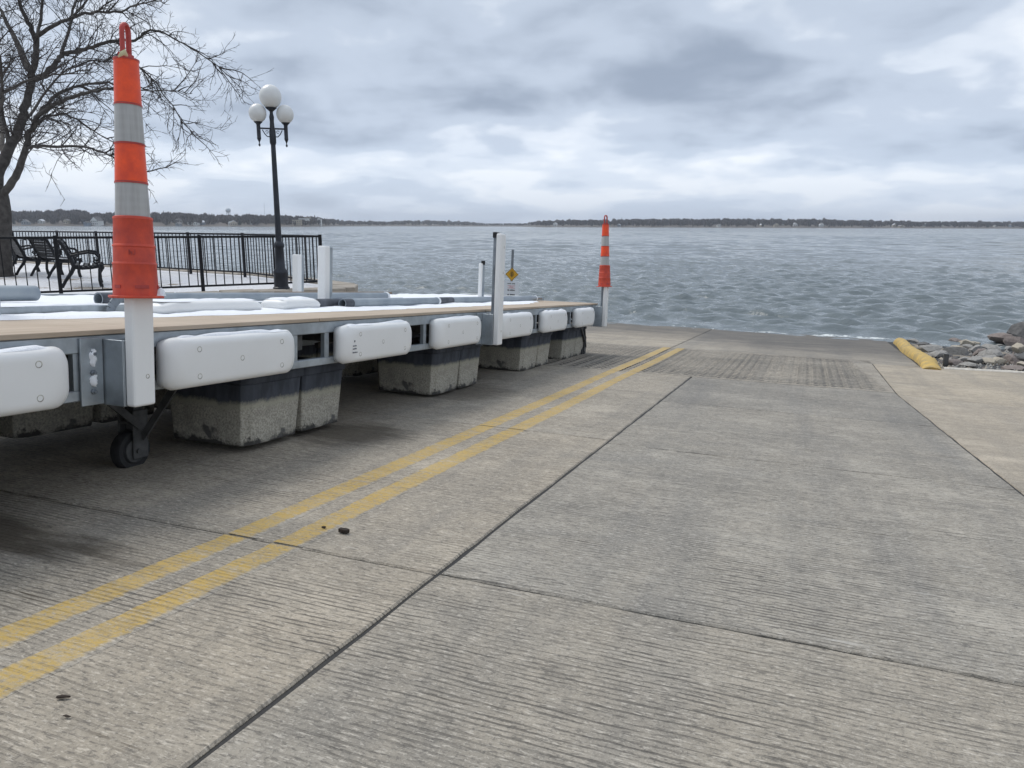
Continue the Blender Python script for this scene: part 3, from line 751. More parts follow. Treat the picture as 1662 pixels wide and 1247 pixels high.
# bent strap on the rear dock rail
st = MB(); pts = [(3.02 + 0.10 * (1 - math.cos(a)), -0.03, 0.655 + 0.105 * math.sin(a)) for a in np.linspace(0, PI * 0.62, 10)]
for a, b2 in zip(pts[:-1], pts[1:]): st.bar(a, b2, 0.05, 0.008, (0, 1, 0))
st.build('bent_strap', M_GALVD, dock2, T(0, 0, 0.02))

def pipe(name, label, x0, y0, x1, y1, z, r, M, open_start=True, cap_end=True, mat_=M_PIPE, dark=0.0, group='loose pipes lying on the docks'):
    root = empty(name, M @ T(x0, y0, z) @ RZ(math.atan2(y1 - y0, x1 - x0)), label, 'pipe', group)
    L = math.hypot(x1 - x0, y1 - y0)
    # hollow tube wall
    mb = MB(); n = 24
    M2 = Matrix.Rotation(PI / 2, 4, 'Y')
    mb.lathe([(r - 0.005, 0.12), (r - 0.005, 0.0), (r, 0.0), (r, L)], n, M2, cap=False)
    mb.build('pipe_wall', mat_, root, smooth=True)
    MB().lathe([(0.0005, 0.10), (r - 0.005, 0.10)], n, M2, cap=False).build('pipe_bore', M_HOLE, root)
    if dark: MB().lathe([(r + 0.0015, 0.0), (r + 0.0015, dark)], n, M2, cap=False).build('dark_end', M_DARKPIPE, root, smooth=True)
    if cap_end: MB().lathe([(r + 0.004, L - 0.03), (r + 0.004, L + 0.004), (r - 0.006, L + 0.01)], n, M2).build('end_cap', M_WHITECAP, root, smooth=True)
    else: MB().lathe([(0.0005, L - 0.001), (r, L - 0.001)], n, M2, cap=False).build('pipe_bore', M_HOLE, root)
    return root
pipe('steel_pipe', 'long grey pipe lying furthest back, below the railing', 3.27, 0.34, 6.45, 0.30, 0.750, 0.036, D2, dark=0.25)
pipe('steel_pipe', 'short thick grey pipe at the left edge, below the railing', 2.45, 0.50, 3.02, 0.52, 0.775, 0.042, D2, cap_end=False)
pipe('steel_pipe', 'dark open-ended pipe just left of another open end on the front dock', 4.50, 0.70, 6.0, 0.74, 0.778, 0.032, D1, dark=0.5, cap_end=False)
pipe('steel_pipe', 'grey pipe with white end ring in the middle of the front dock deck', 4.88, 0.62, 6.50, 0.64, 0.778, 0.034, D1, dark=0.12)
pipe('steel_pipe', 'longest grey pipe, behind the white middle post, white ring at its far end', 6.55, 0.66, 9.45, 0.70, 0.778, 0.034, D1, dark=0.3)
def loose_fender(x, y, M, L, label):
    root = empty('loose_fender', M @ T(x, y, 0.748), label, 'fender', 'spare fenders lying on the dock')
    put('block', ME_FENDER, root, Matrix.Diagonal((L, 0.9, 0.7, 1)) @ Matrix.Rotation(-PI / 2, 4, 'X'))
    snow_ridge(FEN_L * L * 0.94, 0.2, 0.016, int(x * 10)).build('snow_cap', M_SNOW, root, T(0.03, 0.11, 0.062), smooth='all')
loose_fender(3.15, 0.60, D1, 0.98, 'snow covered white fender lying flat behind the near deck edge')
loose_fender(4.20, 0.62, D1, 0.5, 'white fender partly hidden behind the open pipe ends')
bd = MB().box(5.7, 7.6, 0.9, 1.02, 0.745, 0.765).build('loose_board', M_BOARD); bd.matrix_world = D2; tag(bd, 'thin brown board lying across the rear dock by the longest pipe', 'board', 'loose boards on the docks')
bd = MB().box(8.6, 9.8, 0.42, 0.50, 0.765, 0.775).build('loose_board', M_BOARD); bd.matrix_world = D1 @ RZ(0.03); tag(bd, 'narrow brown board lying near the far end of the front dock', 'board', 'loose boards on the docks')

# ------------------------------------------------------------------ traffic cones over the posts
def cone(M, label, s=1.0, yaw=0.0, snow=False, ribbon=False, slim=0.88):
    root = empty('traffic_cone', M @ Matrix.Diagonal((slim, slim, 0.975, 1)), label, 'traffic cone', 'orange cones set over dock posts')
    n = 40
    # sleeve with steps and a square-ish foot flange
    sl = MB(); sl.lathe([(0.080, 0.0), (0.094, 0.004), (0.0925, 0.06), (0.0895, 0.128), (0.0915, 0.131), (0.0905, 0.136), (0.0875, 0.139), (0.0855, 0.198), (0.0885, 0.201), (0.0875, 0.207), (0.084, 0.210), (0.080, 0.305), (0.0825, 0.309), (0.081, 0.317), (0.074, 0.320), (0.068, 0.320)], n)
    S = sl.build('base_sleeve', M_REDOR, root, Matrix.Scale(s, 4), smooth=True)
    fl = MB(); poly = []
    for k in range(24):
        a = 2 * PI * k / 24; r_ = 0.112 + 0.014 * abs(math.cos(2 * a)) ** 3 + 0.003 * math.sin(5 * a); poly.append((r_ * math.cos(a), r_ * math.sin(a)))
    fl.prism(poly, -0.004, 0.006); fl.build('foot_flange', M_REDOR, root, Matrix.Scale(s, 4), bevel=0.002, seg=1)
    for a in (-0.9, 0.1, 1.1, 2.1, 3.1, 4.1, 5.1):
        MB().box(0.091, 0.0955, -0.016, 0.016, 0.035, 0.048).build('slot', M_HANDLE, S, Matrix.Rotation(a - 1.2, 4, 'Z'))
    body = ((0.318, 0.0715, 0.455, 0.0655, M_BAND, 'reflective_band'), (0.455, 0.0665, 0.605, 0.0600, M_ORANGE, 'orange_band'), (0.605, 0.0605, 0.755, 0.0545, M_BAND, 'reflective_band'), (0.755, 0.0550, 0.925, 0.0500, M_ORANGE, 'orange_band'))
    for z0, r0, z1, r1, m_, nm in body:
        mb = MB(); mb.lathe([(r0, z0 + .0005), (r1, z1 - 0.008), (r1 + 0.0022, z1 - 0.006), (r1 + 0.0018, z1 - 0.0005), (r1 - 0.006, z1)], n)
        o = mb.build(nm, [m_], root, Matrix.Scale(s, 4), smooth=True)
        MB().lathe([(r1 + 0.0030, z1 - 0.0075), (r1 + 0.0030, z1 - 0.0008)], n, cap=False).build('rim', M_HANDLE, o)
    # loop handle
    hm = MB(); pts = [(-0.021, 0, 0.915), (-0.021, 0, 1.02)] + [(-0.021 * math.cos(a), 0, 1.03 + 0.024 * math.sin(a)) for a in np.linspace(0.25, PI - 0.25, 7)] + [(0.021, 0, 1.02), (0.021, 0, 0.915)]
    hm.tube(pts, 0.0098, 10, True, 1.2)
    hm.box(-0.032, 0.032, -0.016, 0.016, 0.912, 0.945)
    hm.build('handle', M_HANDLE, root, Matrix.Scale(s, 4) @ RZ(yaw), smooth=True)
    if snow:
        sm = snow_ridge(0.075, 0.045, 0.03, 5, 14); sm.build('snow_cap', M_SNOW, root, T(0.02, -0.105, 0.005) @ RZ(0.5), smooth='all')
        mk = MB()      # faded hand-written marks
        def stroke(a0, z0, a1, z1):
            p = []
            for a, z in ((a0, z0), (a1, z1)): p.append((0.0892 * math.cos(a), 0.0892 * math.sin(a), z))
            mk.bar(p[0], p[1], 0.003, 0.004, (math.cos(a0), math.sin(a0), 0))
        for a0, z0, a1, z1 in ((0.0, 0.168, 0.0, 0.188), (0.0, 0.188, 0.12, 0.168), (0.12, 0.168, 0.12, 0.180), (0.26, 0.188, 0.26, 0.170), (0.26, 0.170, 0.19, 0.168)):
            stroke(a0 - 2.75, z0, a1 - 2.75, z1)
        mk.build('marker_scrawl', M_HANDLE, root)
    if ribbon:
        rb = MB(); rb.tube([(-0.02, -0.02, 0.93), (-0.05, -0.03, 0.938), (-0.075, -0.03, 0.925), (-0.085, -0.025, 0.912)], [0.008, 0.012, 0.010, 0.004], 8, True, 0.35)
        rb.build('tie_strip', mat('pale_yellow_tie', (0.62, 0.58, 0.36), 0.7), root)
    return root
cone(D1 @ T(2.305, -0.125, 0.876) @ Matrix.Rotation(math.radians(-1.2), 4, 'X') @ RZ(0.2), 'large near orange and white cone over the closest dock post', 1.0, yaw=math.radians(0), snow=True, ribbon=True)
cone(D1 @ T(9.86, -0.11, 0.965) @ Matrix.Rotation(math.radians(-2.0), 4, 'X'), 'small far orange and grey cone over the post at the dock end', 0.89, yaw=math.radians(-52), slim=0.96)

# ------------------------------------------------------------------ warning sign on its post
sp_w = rampw(-5.0, 12.95, 0)
to_cam = Vector((-sp_w.x, -sp_w.y)).normalized()
yaw = math.atan2(to_cam.y, to_cam.x) + PI / 2
SG = Matrix.Translation(sp_w) @ RZ(yaw) @ Matrix.Rotation(math.radians(2.2), 4, 'Y')
sg = empty('warning_sign', SG, 'yellow diamond warning sign above a white notice on a grey post', 'sign')
MB().box(-0.022, 0.022, 0.0, 0.03, -0.1, 1.45).build('post', M_GALVD, sg, bevel=0.004)
zc = 1.01
dm = MB(); dm.bar((0, -0.006, zc), (0, -0.001, zc), 0.168, 0.168, (1, 0, 1)); dplate = dm.build('diamond_plate', M_SIGNY, sg)
bd_ = MB()
for k in range(4):
    a = PI / 2 * k; b2 = a + PI / 2; r_ = 0.108
    bd_.bar((r_ * math.cos(a), -0.0085, zc + r_ * math.sin(a)), (r_ * math.cos(b2), -0.0085, zc + r_ * math.sin(b2)), 0.003, 0.007, (0, 1, 0))
bd_.build('border', M_SIGNK, dplate)
sy = MB(); pts = [(0.034 * math.cos(a), -0.0085, zc + 0.002 + 0.036 * math.sin(a)) for a in np.linspace(0, 2 * PI, 17)]
sy.tube(pts, 0.0035, 6); sy.box(-0.004, 0.004, -0.010, -0.007, zc - 0.055, zc + 0.045); sy.box(-0.022, 0.022, -0.0105, -0.0075, zc - 0.004, zc + 0.004); sy.box(-0.018, 0.018, -0.0105, -0.0075, zc - 0.022, zc - 0.015); sy.box(-0.014, 0.014, -0.0105, -0.0075, zc + 0.014, zc + 0.021)
sy.bar((-0.025, -0.009, zc + 0.045), (0, -0.009, zc + 0.068), 0.004, 0.010, (0, 1, 0)); sy.bar((0.025, -0.009, zc + 0.045), (0, -0.009, zc + 0.068), 0.004, 0.010, (0, 1, 0))
sy.build('symbol', M_SIGNK, dplate)
pl = MB().box(-0.135, 0.135, -0.006, -0.001, 0.555, 0.885).build('notice_plate', M_SIGNW, sg)
tx = MB(); rs = random.Random(3)
def words(z, h, spans, m_, name):
    mb = MB()
    for a, b2 in spans:
        x = a
        while x < b2 - 0.006:
            w = rs.uniform(0.008, 0.014); mb.box(x, min(x + w, b2), -0.0085, -0.0062, z + rs.uniform(0, h * .15), z + h * rs.uniform(0.8, 1.0)); x += w + 0.004
    mb.build(name, m_, pl)
words(0.835, 0.020, ((-0.07, -0.005), (0.012, 0.062)), M_SIGNK, 'heading_text')
for z, a in ((0.800, 0.066), (0.780, 0.03), (0.762, 0.066)): words(z, 0.010, ((-a, a),), M_SIGNR, 'red_text')
for z in (0.715, 0.635): words(z, 0.026, ((-0.066, -0.03), (-0.02, 0.066)), M_SIGNK, 'small_text')

# ------------------------------------------------------------------ railings
ME_PICKET = MB().box(-0.008, 0.008, -0.008, 0.008, 0.10, 0.965).mesh('picket', M_BLACK)
ME_POST = MB().box(-0.028, 0.028, -0.028, 0.028, 0.0, 1.02).mesh('post', M_BLACK, bevel=0.004, seg=1)
def railing(pts, label, every=2.35, skip_first=False):
    pts = [Vector((p[0], p[1], PZ)) for p in pts]
    root = empty('railing', Matrix.Translation(pts[0]), label, 'railing', 'black picket railings round the plaza')
    o = pts[0]; np_ = 0
    for a, b2 in zip(pts[:-1], pts[1:]):
        L = (b2 - a).length; d = (b2 - a).normalized(); ang = math.atan2(d.y, d.x)
        for z, w, h in ((0.985, 0.048, 0.04), (0.115, 0.03, 0.035)):
            MB().box(0.0, L, -w / 2, w / 2, z - h / 2, z + h / 2).build('rail', M_BLACK, root, Matrix.Translation(a - o) @ RZ(ang), bevel=0.006 if z > .5 else 0)
        k = max(1, round(L / every))
        for i in range(k + 1):
            if (i == 0 and a is not pts[0]) or (i == 0 and skip_first): continue
            put('post', ME_POST, root, Matrix.Translation(a + d * (L * i / k) - o) @ RZ(ang))
        n = int(L / 0.15)
        for i in range(1, n):
            put('picket', ME_PICKET, root, Matrix.Translation(a + d * (L * i / n) - o) @ RZ(ang))
    return root
def g_at(x, y): p = at_z(x, y, PZ); return (p.x, p.y)
FC = (-3.74, 15.10)
railing([FC, (-7.43, 12.62), (-11.2, 10.1)], 'near black picket railing in front of the benches, ending at the corner post')
railing([FC, (-6.25, 18.0), (-13.2, 22.55), (-23.0, 27.6)], 'far black picket railing along the water behind the benches', skip_first=True)

# ------------------------------------------------------------------ benches
def bench(px_, ang, label, L=1.28):
    M = Matrix.Translation((px_[0], px_[1], PZ)) @ RZ(ang)      # local x = facing direction, y = along the seat
    root = empty('park_bench', M, label, 'bench', 'black park benches on the plaza')
    for y in (0.0, L):
        e = MB()
        e.tube([(-0.24, y, 0.0), (-0.16, y, 0.14), (-0.055, y, 0.28), (0.0, y, 0.40), (-0.035, y, 0.52), (-0.10, y, 0.68), (-0.165, y, 0.83), (-0.215, y, 0.885), (-0.27, y, 0.88), (-0.285, y, 0.835)], [0.03, 0.03, 0.036, 0.042, 0.038, 0.034, 0.034, 0.036, 0.04, 0.032], 8)
        e.tube([(0.0, y, 0.39), (0.14, y, 0.365), (0.30, y, 0.375), (0.46, y, 0.41)], [0.036, 0.03, 0.03, 0.034], 8)
        e.tube([(0.44, y, 0.0), (0.415, y, 0.13), (0.425, y, 0.27), (0.49, y, 0.38), (0.47, y, 0.43)], [0.036, 0.03, 0.03, 0.034, 0.03], 8)
        e.build('end_frame', M_BLACK, root, smooth=True)
        a = MB(); a.tube([(-0.06, y, 0.60), (0.08, y, 0.635), (0.26, y, 0.665), (0.38, y, 0.645), (0.45, y, 0.575), (0.44, y, 0.49), (0.38, y, 0.455), (0.34, y, 0.49), (0.36, y, 0.53)], [0.022, 0.022, 0.024, 0.026, 0.026, 0.026, 0.024, 0.02, 0.016], 8)
        a.build('armrest', M_BLACK, root, smooth=True)
    for k in range(6):
        x = 0.02 + 0.078 * k; z = 0.41 - 0.02 * math.sin(k / 5 * PI)
        MB().box(x, x + 0.055, -0.03, L + 0.03, z, z + 0.022).build('seat_slat', M_BLACK, root)
        if k in (1, 3): MB().box(x + 0.006, x + 0.05, 0.03 + 0.05 * k, L - 0.04 * k, z + 0.0222, z + 0.030).build('snow_cap', M_SNOW, root)
    for k in range(7):
        t_ = k / 6; x = -0.03 - 0.155 * t_ ** 1.15; z = 0.48 + 0.37 * t_
        MB().box(-0.009, 0.009, -0.03, L + 0.03, -0.026, 0.026).build('back_slat', M_BLACK, root, T(x, 0, z) @ Matrix.Rotation(-0.38, 4, 'Y'))
    MB().tube([(-0.25, -0.03, 0.885), (-0.25, L + 0.03, 0.885)], 0.036, 10).build('back_slat', M_BLACK, root, smooth=True)
    return root
b1 = at_z(107, 467, PZ); bench((b1.x + 0.2, b1.y), math.radians(28), 'nearest black park bench, seen side-on, beside the large cone')
b2_ = at_z(84, 452, PZ); bench((b2_.x + 0.12, b2_.y + 0.1), math.radians(48), 'black park bench in the middle, its back turned to the camera', 1.15)
b3 = at_z(34, 447, PZ); bench((b3.x + 0.1, b3.y + 0.1), math.radians(40), 'farthest black park bench, half hidden by the tree trunk', 1.3)

# ------------------------------------------------------------------ lamp post
lp = at_z(457, 471, PZ)
LM = Matrix.Translation((lp.x, lp.y, PZ))
lamp = empty('street_lamp', LM @ RZ(math.atan2(lp.y, lp.x) - PI / 2) @ Matrix.Diagonal((0.9, 0.9, 0.968, 1)), 'dark lamp post with three white globes beside the railing corner', 'street lamp')
MB().lathe([(0.17, 0), (0.17, 0.05), (0.145, 0.07), (0.14, 0.30), (0.15, 0.32), (0.15, 0.36), (0.10, 0.42), (0.088, 0.80), (0.105, 0.83), (0.105, 0.88), (0.065, 0.93)], 12).build('pedestal', M_NAVY, lamp, smooth=True)
MB().lathe([(0.062, 0.92), (0.048, 2.55), (0.046, 2.75)], 16).build('pole', M_NAVY, lamp, smooth=True)
MB().lathe([(0.046, 2.70), (0.064, 2.74), (0.064, 2.95), (0.05, 2.99), (0.04, 3.12), (0.048, 3.20), (0.03, 3.27), (0.035, 3.30), (0.10, 3.35), (0.115, 3.365)], 16).build('top_column', M_NAVY, lamp, smooth=True)
def sphere(r, z, x=0):
    mb = MB(); pr = [(max(0.001, r * math.sin(a)), z - r * math.cos(a)) for a in np.linspace(0.0, PI, 22)]
    mb.lathe(pr, 36, T(x, 0, 0)); return mb
sphere(0.215, 3.56).build('globe', M_GLOBE, lamp, smooth='all')
for s in (-1, 1):
    x = 0.262 * s
    ar = MB(); ar.bar((0.05 * s, 0, 2.925), (x, 0, 2.925), 0.025, 0.028)
    for k in range(2):
        ar.tube([(0.06 * s + 0.0 * s, 0, 2.78), (0.10 * s, 0, 2.78), (0.15 * s, 0, 2.83), (0.19 * s, 0, 2.90)], 0.009, 6)
    ar.tube([((0.105 + 0.024 * math.cos(a)) * s, 0, 2.865 + 0.024 * math.sin(a)) for a in np.linspace(0, 5.4, 12)], 0.006, 6)
    ar.build('arm', M_NAVY, lamp, T(0, 0, 0.07))
    h_ = MB().lathe([(0.004, 2.60), (0.020, 2.615), (0.020, 2.64), (0.008, 2.655), (0.012, 2.68), (0.036, 2.73), (0.042, 2.75), (0.038, 2.76), (0.038, 2.985), (0.045, 3.0), (0.08, 3.03), (0.085, 3.04)], 14, T(x, 0, 0)).build('lamp_holder', M_NAVY, lamp, T(0, 0, 0.07), smooth=True)
    sphere(0.170, 3.19, x).build('globe', M_GLOBE, lamp, T(0, 0, 0.07), smooth='all')

# ------------------------------------------------------------------ bare tree
def bare_tree():
    rt = random.Random(21)
    D0 = at_z(0, 449, PZ); dep = (D0 - CAM).dot(Vector((0, cp, -sp)))
    base = at_depth(-1, 449, dep)
    root = empty('bare_tree', Matrix.Translation(base), 'leafless spreading tree at the left edge beside the benches', 'tree')
    def P(x, y, dd=0.0): return at_depth(x, y, dep + dd) - base
    trunk = MB()
    trunk.tube([P(-1, 455), P(-1, 440), P(-2, 410), P(0, 375), P(1, 345), P(-1, 322), P(-4, 306)], [0.34, 0.28, 0.26, 0.24, 0.225, 0.205, 0.19], 14)
    trunk.build('trunk', M_BARK, root, smooth='all')
    limbs = [
        ([(-4, 312, 0), (-4, 285, 0.1), (16, 240, 0.2), (33, 203, 0.2), (42, 168, 0.1), (51, 133, 0.0), (57, 96, -0.1), (57, 60, -0.2), (42, 30, -0.3), (30, 0, -0.4), (26, -50, -.5)], 0.175, 0.03),
        ([(2, 318, 0), (20, 296, -0.2), (33, 266, -0.4), (42, 243, -0.5), (47, 218, -0.6), (60, 192, -0.8), (84, 172, -1.0), (118, 158, -1.2), (150, 150, -1.3), (180, 143, -1.3), (208, 138, -1.2), (236, 146, -1.1)], 0.115, 0.014),
        ([(54, 130, 0), (72, 122, 0.1), (90, 104, 0.2), (99, 91, 0.3), (123, 84, 0.4), (151, 76, 0.5), (188, 66, 0.5), (219, 67, 0.6), (235, 52, 0.6), (258, 52, 0.6), (300, 73, 0.7), (342, 101, 0.8), (380, 128, 0.9)], 0.085, 0.008),
        ([(57, 62, -0.2), (84, 43, -0.4), (118, 28, -0.5), (157, 20, -0.6), (196, 17, -0.7), (228, 6, -0.8), (262, 2, -0.9)], 0.062, 0.010),
        ([(50, 118, 0), (29, 74, 0.3), (14, 43, 0.5), (2, 18, 0.6), (-14, -10, 0.8), (-22, -50, 0.9)], 0.085, 0.02),
        ([(43, 240, -0.5), (60, 238, -0.7), (86, 239, -0.9), (126, 237, -1.2), (160, 245, -1.4), (190, 258, -1.5), (216, 268, -1.6), (238, 282, -1.6)], 0.05, 0.008),
        ([(44, 226, -0.5), (58, 204, -0.2), (76, 190, 0.1), (107, 186, 0.4), (135, 202, 0.6), (168, 222, 0.8), (196, 238, 0.9)], 0.052, 0.008),
        ([(60, 192, -0.8), (84, 160, -0.6), (120, 141, -0.4), (174, 135, -0.2), (224, 146, 0.0), (267, 147, 0.1), (312, 152, 0.2)], 0.055, 0.007),
        ([(188, 66, 0.5), (215, 100, 0.7), (246, 126, 0.9), (272, 160, 1.0), (296, 196, 1.1), (314, 222, 1.1)], 0.036, 0.007),
        ([(57, 96, -0.1), (63, 45, 0.3), (72, -15, 0.6), (86, -80, 0.9)], 0.06, 0.02),
        ([(99, 91, 0.3), (112, 45, 0.6), (132, -12, 0.9), (165, -70, 1.2)], 0.05, 0.015),
        ([(118, 28, -0.5), (150, -10, -0.8), (190, -50, -1.2)], 0.035, 0.012),
        ([(-4, 300, 0), (-30, 262, 0.1), (-66, 215, 0.3), (-100, 160, 0.6), (-130, 95, 0.9), (-150, 20, 1.2)], 0.14, 0.03),
        ([(-66, 215, 0.3), (-120, 195, 0.0), (-190, 180, -0.3), (-260, 190, -0.5)], 0.07, 0.012),
        ([(-4, 290, 0), (-12, 250, -0.8), (-6, 200, -1.7), (4, 150, -2.6), (0, 90, -3.2)], 0.10, 0.02),
        ([(-4, 290, 0), (6, 250, 0.9), (2, 200, 1.9), (-6, 140, 2.8), (0, 70, 3.4)], 0.10, 0.02),
        ([(16, 240, 0.2), (5, 190, 0.0), (-6, 150, -0.3), (-10, 100, -0.6), (-2, 60, -0.9)], 0.06, 0.015),
        ([(4, 150, -2.6), (50, 130, -2.9), (100, 120, -3.1), (150, 112, -3.2)], 0.04, 0.008),
        ([(33, 203, 0.2), (60, 170, 1.0), (100, 120, 1.7), (150, 100, 2.2), (205, 104, 2.5)], 0.05, 0.008),
    ]
    big_ = MB(); tw = MB()
    def wig(p0, d, L, n, bend, droop):
        pts = [p0]; d = d.normalized()
        for i in range(n):
            d = (d + Vector((rt.gauss(0, bend), rt.gauss(0, bend), rt.gauss(0, bend) + droop))).normalized()
            pts.append(pts[-1] + d * (L / n))
        return pts
    def spawn(pts, lev, r0):
        # side shoots along a branch
        L = sum((b - a).length for a, b in zip(pts[:-1], pts[1:]))
        dens = (6.5, 7.2, 8.0)[lev]
        cnt = max(2, int(L * dens * rt.uniform(0.8, 1.15)))
        for _ in range(cnt):
            t_ = rt.uniform(0.08 if lev else 0.16, 1.0) * (len(pts) - 1); i = min(int(t_), len(pts) - 2); f_ = t_ - i
            p = pts[i].lerp(pts[i + 1], f_); ax = (pts[i + 1] - pts[i]).normalized()
            perp = Vector((rt.gauss(0, 1), rt.gauss(0, 1), rt.gauss(0, 1) + 0.15)); perp = (perp - ax * perp.dot(ax)).normalized()
            d = ax * rt.uniform(0.55, 1.5) + perp
            if lev == 0:
                l_ = rt.uniform(0.45, 1.7) * (1.0 - 0.35 * t_ / len(pts)); q_ = wig(p, d, l_, 6, 0.15, -0.02); r_ = 0.0135 * rt.uniform(0.7, 1.3)
                tw.tube(q_, [r_ * (1 - 0.13 * k) for k in range(7)], 4, False); spawn(q_, 1, r_)
            elif lev == 1:
                l_ = rt.uniform(0.18, 0.62); q_ = wig(p, d, l_, 4, 0.17, -0.02); r_ = 0.0068
                tw.tube(q_, [r_ * (1 - 0.15 * k) for k in range(5)], 3, False); spawn(q_, 2, r_)
            else:
                l_ = rt.uniform(0.04, 0.20); q_ = wig(p, d, l_, 2, 0.15, 0.0)
                tw.tube(q_, [0.0045, 0.004, 0.0028], 3, False)
    for pl_, ra, rb in limbs:
        ctrl = [P(*p) for p in pl_]
        pts = []
        for i in range(len(ctrl) - 1):
            p0 = ctrl[max(i - 1, 0)]; p1, p2 = ctrl[i], ctrl[i + 1]; p3 = ctrl[min(i + 2, len(ctrl) - 1)]
            for k in range(4):
                t_ = k / 4; a = 2 * p1; 
                q_ = 0.5 * (a + (p2 - p0) * t_ + (2 * p0 - 5 * p1 + 4 * p2 - p3) * t_ * t_ + (3 * p1 - p0 - 3 * p2 + p3) * t_ ** 3)
                pts.append(q_ + Vector((rt.gauss(0, .014), rt.gauss(0, .014), rt.gauss(0, .014))))
        pts.append(ctrl[-1])
        n = len(pts)
        ra *= 0.86; big_.tube(pts, [ra + (rb - ra) * (k / (n - 1)) ** 0.8 for k in range(n)], 8, True)
        spawn(pts[2:], 0, ra)
    big_.build('limbs', M_BARK, root, smooth='all')
    tw.build('crown', M_TWIG, root)
bare_tree()

# ------------------------------------------------------------------ kerb, riprap, debris
kb = MB(); rows = []
for i in range(47):
    t_ = i / 46; u = 10.98 + t_ * 5.1; v = 1.56 + 0.09 * t_ + 0.02 * math.sin(t_ * 9)
    e = min(1, i / 5, (46 - i) / 2.5); hh = 0.135 * (0.35 + 0.65 * e ** 0.7); w = 0.10 * (1.35 - 0.35 * min(1, i / 8)) * (0.8 + 0.2 * e)
    row = []
    for k in range(11):
        a = PI * k / 10
        n_ = 1 + 0.09 * mnoise.noise(Vector((u * 3.1, k * 0.5, 1))) + 0.07 * mnoise.noise(Vector((u * 9, k, 4)))
        row.append((v - w * math.cos(a) * n_, u, -0.02 + hh * (math.sin(a) ** 0.75) * n_))
    rows.append(row)
kb.grid(rows); kb.f.append(tuple(range(11))); kb.m.append(0); kb.f.append(tuple(46 * 11 + k for k in reversed(range(11)))); kb.m.append(0)
ko = kb.build('yellow_kerb', M_CURB, smooth='all'); ko.matrix_world = RAMP; tag(ko, 'rounded yellow painted concrete kerb between the ramp and the rocks', 'kerb')
# bank under the stones
rows = []
for i in range(60):
    u = 11.16 + i * 0.16; row = []
    for k in range(60):
        v = 1.60 + k * 0.16
        z = -0.035 + 0.05 * mnoise.noise(Vector((v * 1.3, u * 1.3, 0))) * min(1, i / 6) + 0.02 * mnoise.noise(Vector((v * 5, u * 5, 2)))
        row.append((v, u + (0.21 * (v - 1.6) if i == 0 else 0.21 * (v - 1.6) * (1 - i / 59)), z + 0.02))
    rows.append(row)
bk = MB().grid(rows).build('shore_bank', M_DIRT, smooth='all'); bk.matrix_world = RAMP; tag(bk, 'bare dirt bank under the shore rocks', kind='structure')
rk = random.Random(17); ROCKS = []
for s in range(9):
    bm = bmesh.new(); bmesh.ops.create_icosphere(bm, subdivisions=2, radius=1.0)
    cuts = [(Vector((rk.gauss(0, 1), rk.gauss(0, 1), rk.gauss(0, 1))).normalized(), rk.uniform(0.42, 0.80)) for _ in range(12)]
    for v in bm.verts:
        p = v.co.copy()
        for n_, d_ in cuts:
            e = p.dot(n_) - d_
            if e > 0: p -= n_ * e * 0.98
        p *= 1 + 0.10 * mnoise.noise(p * 1.7 + Vector((s * 5, 0, 0))) + 0.035 * mnoise.noise(p * 6 + Vector((0, s * 3, 0)))
        v.co = p
    me = bpy.data.meshes.new('rock'); bm.to_mesh(me); bm.free()
    me.polygons.foreach_set('use_smooth', [True] * len(me.polygons)); me.set_sharp_from_angle(angle=math.radians(14))
    ROCKS.append(me)
RK_GRP = 'riprap rocks beside the ramp'
RCACHE = {}
def rock(v, u, sx, sy, sz, mi, label, h=None, rot=None):
    key = (rk.randrange(9), mi)
    if key not in RCACHE:
        me = ROCKS[key[0]].copy(); me.materials.append(M_ROCKS[mi]); RCACHE[key] = me
    o = put('rock', RCACHE[key])
    o.matrix_world = RAMP @ T(v, u, (sz * 0.45 if h is None else h)) @ RZ(rk.uniform(0, 6.28) if rot is None else rot) @ Matrix.Rotation(rk.uniform(-.3, .3), 4, 'X') @ Matrix.Diagonal((sx, sy, sz, 1))
    return tag(o, label, 'rock', RK_GRP)
def rpx(x, y, s, mi, label, flat=0.6, h=None):
    p = RAMP.inverted() @ CAM; r_ = RAMP.to_3x3().inverted() @ rayr(x, y); t_ = -p.z / r_.z; q_ = p + r_ * t_
    return rock(q_.x, q_.y, s, s * rk.uniform(0.7, 0.95), s * flat, mi, label, h)
rpx(1652, 572, 0.17, 3, 'rounded pale tan boulder at the right end of the rocks', 0.8)
rpx(1625, 562, 0.27, 1, 'angular reddish brown boulder perched above the pale boulder', 0.7, 0.16)
rpx(1648, 566, 0.24, 1, 'dark brown wedge boulder behind the pale tan boulder', 0.65, 0.12)
rpx(1668, 562, 0.50, 2, 'largest dark grey boulder at the right picture edge', 0.8, 0.22)
rpx(1655, 590, 0.24, 2, 'low dark boulder in front of the pale tan boulder', 0.55)
rpx(1512, 572, 0.26, 0, 'broad flat grey rock just behind the yellow kerb', 0.5)
rpx(1548, 575, 0.24, 0, 'long speckled grey rock in the middle of the bank', 0.45)
rpx(1590, 577, 0.20, 1, 'tilted brown slab rock in the middle of the bank', 0.5)
rpx(1606, 582, 0.20, 0, 'grey rock with a dark hollow in front of the brown boulder', 0.55)
rpx(1582, 589, 0.15, 0, 'pale grey wedge rock at the front of the bank', 0.5)
rpx(1645, 600, 0.22, 1, 'flat brown slab rock lying near the concrete edge', 0.22)
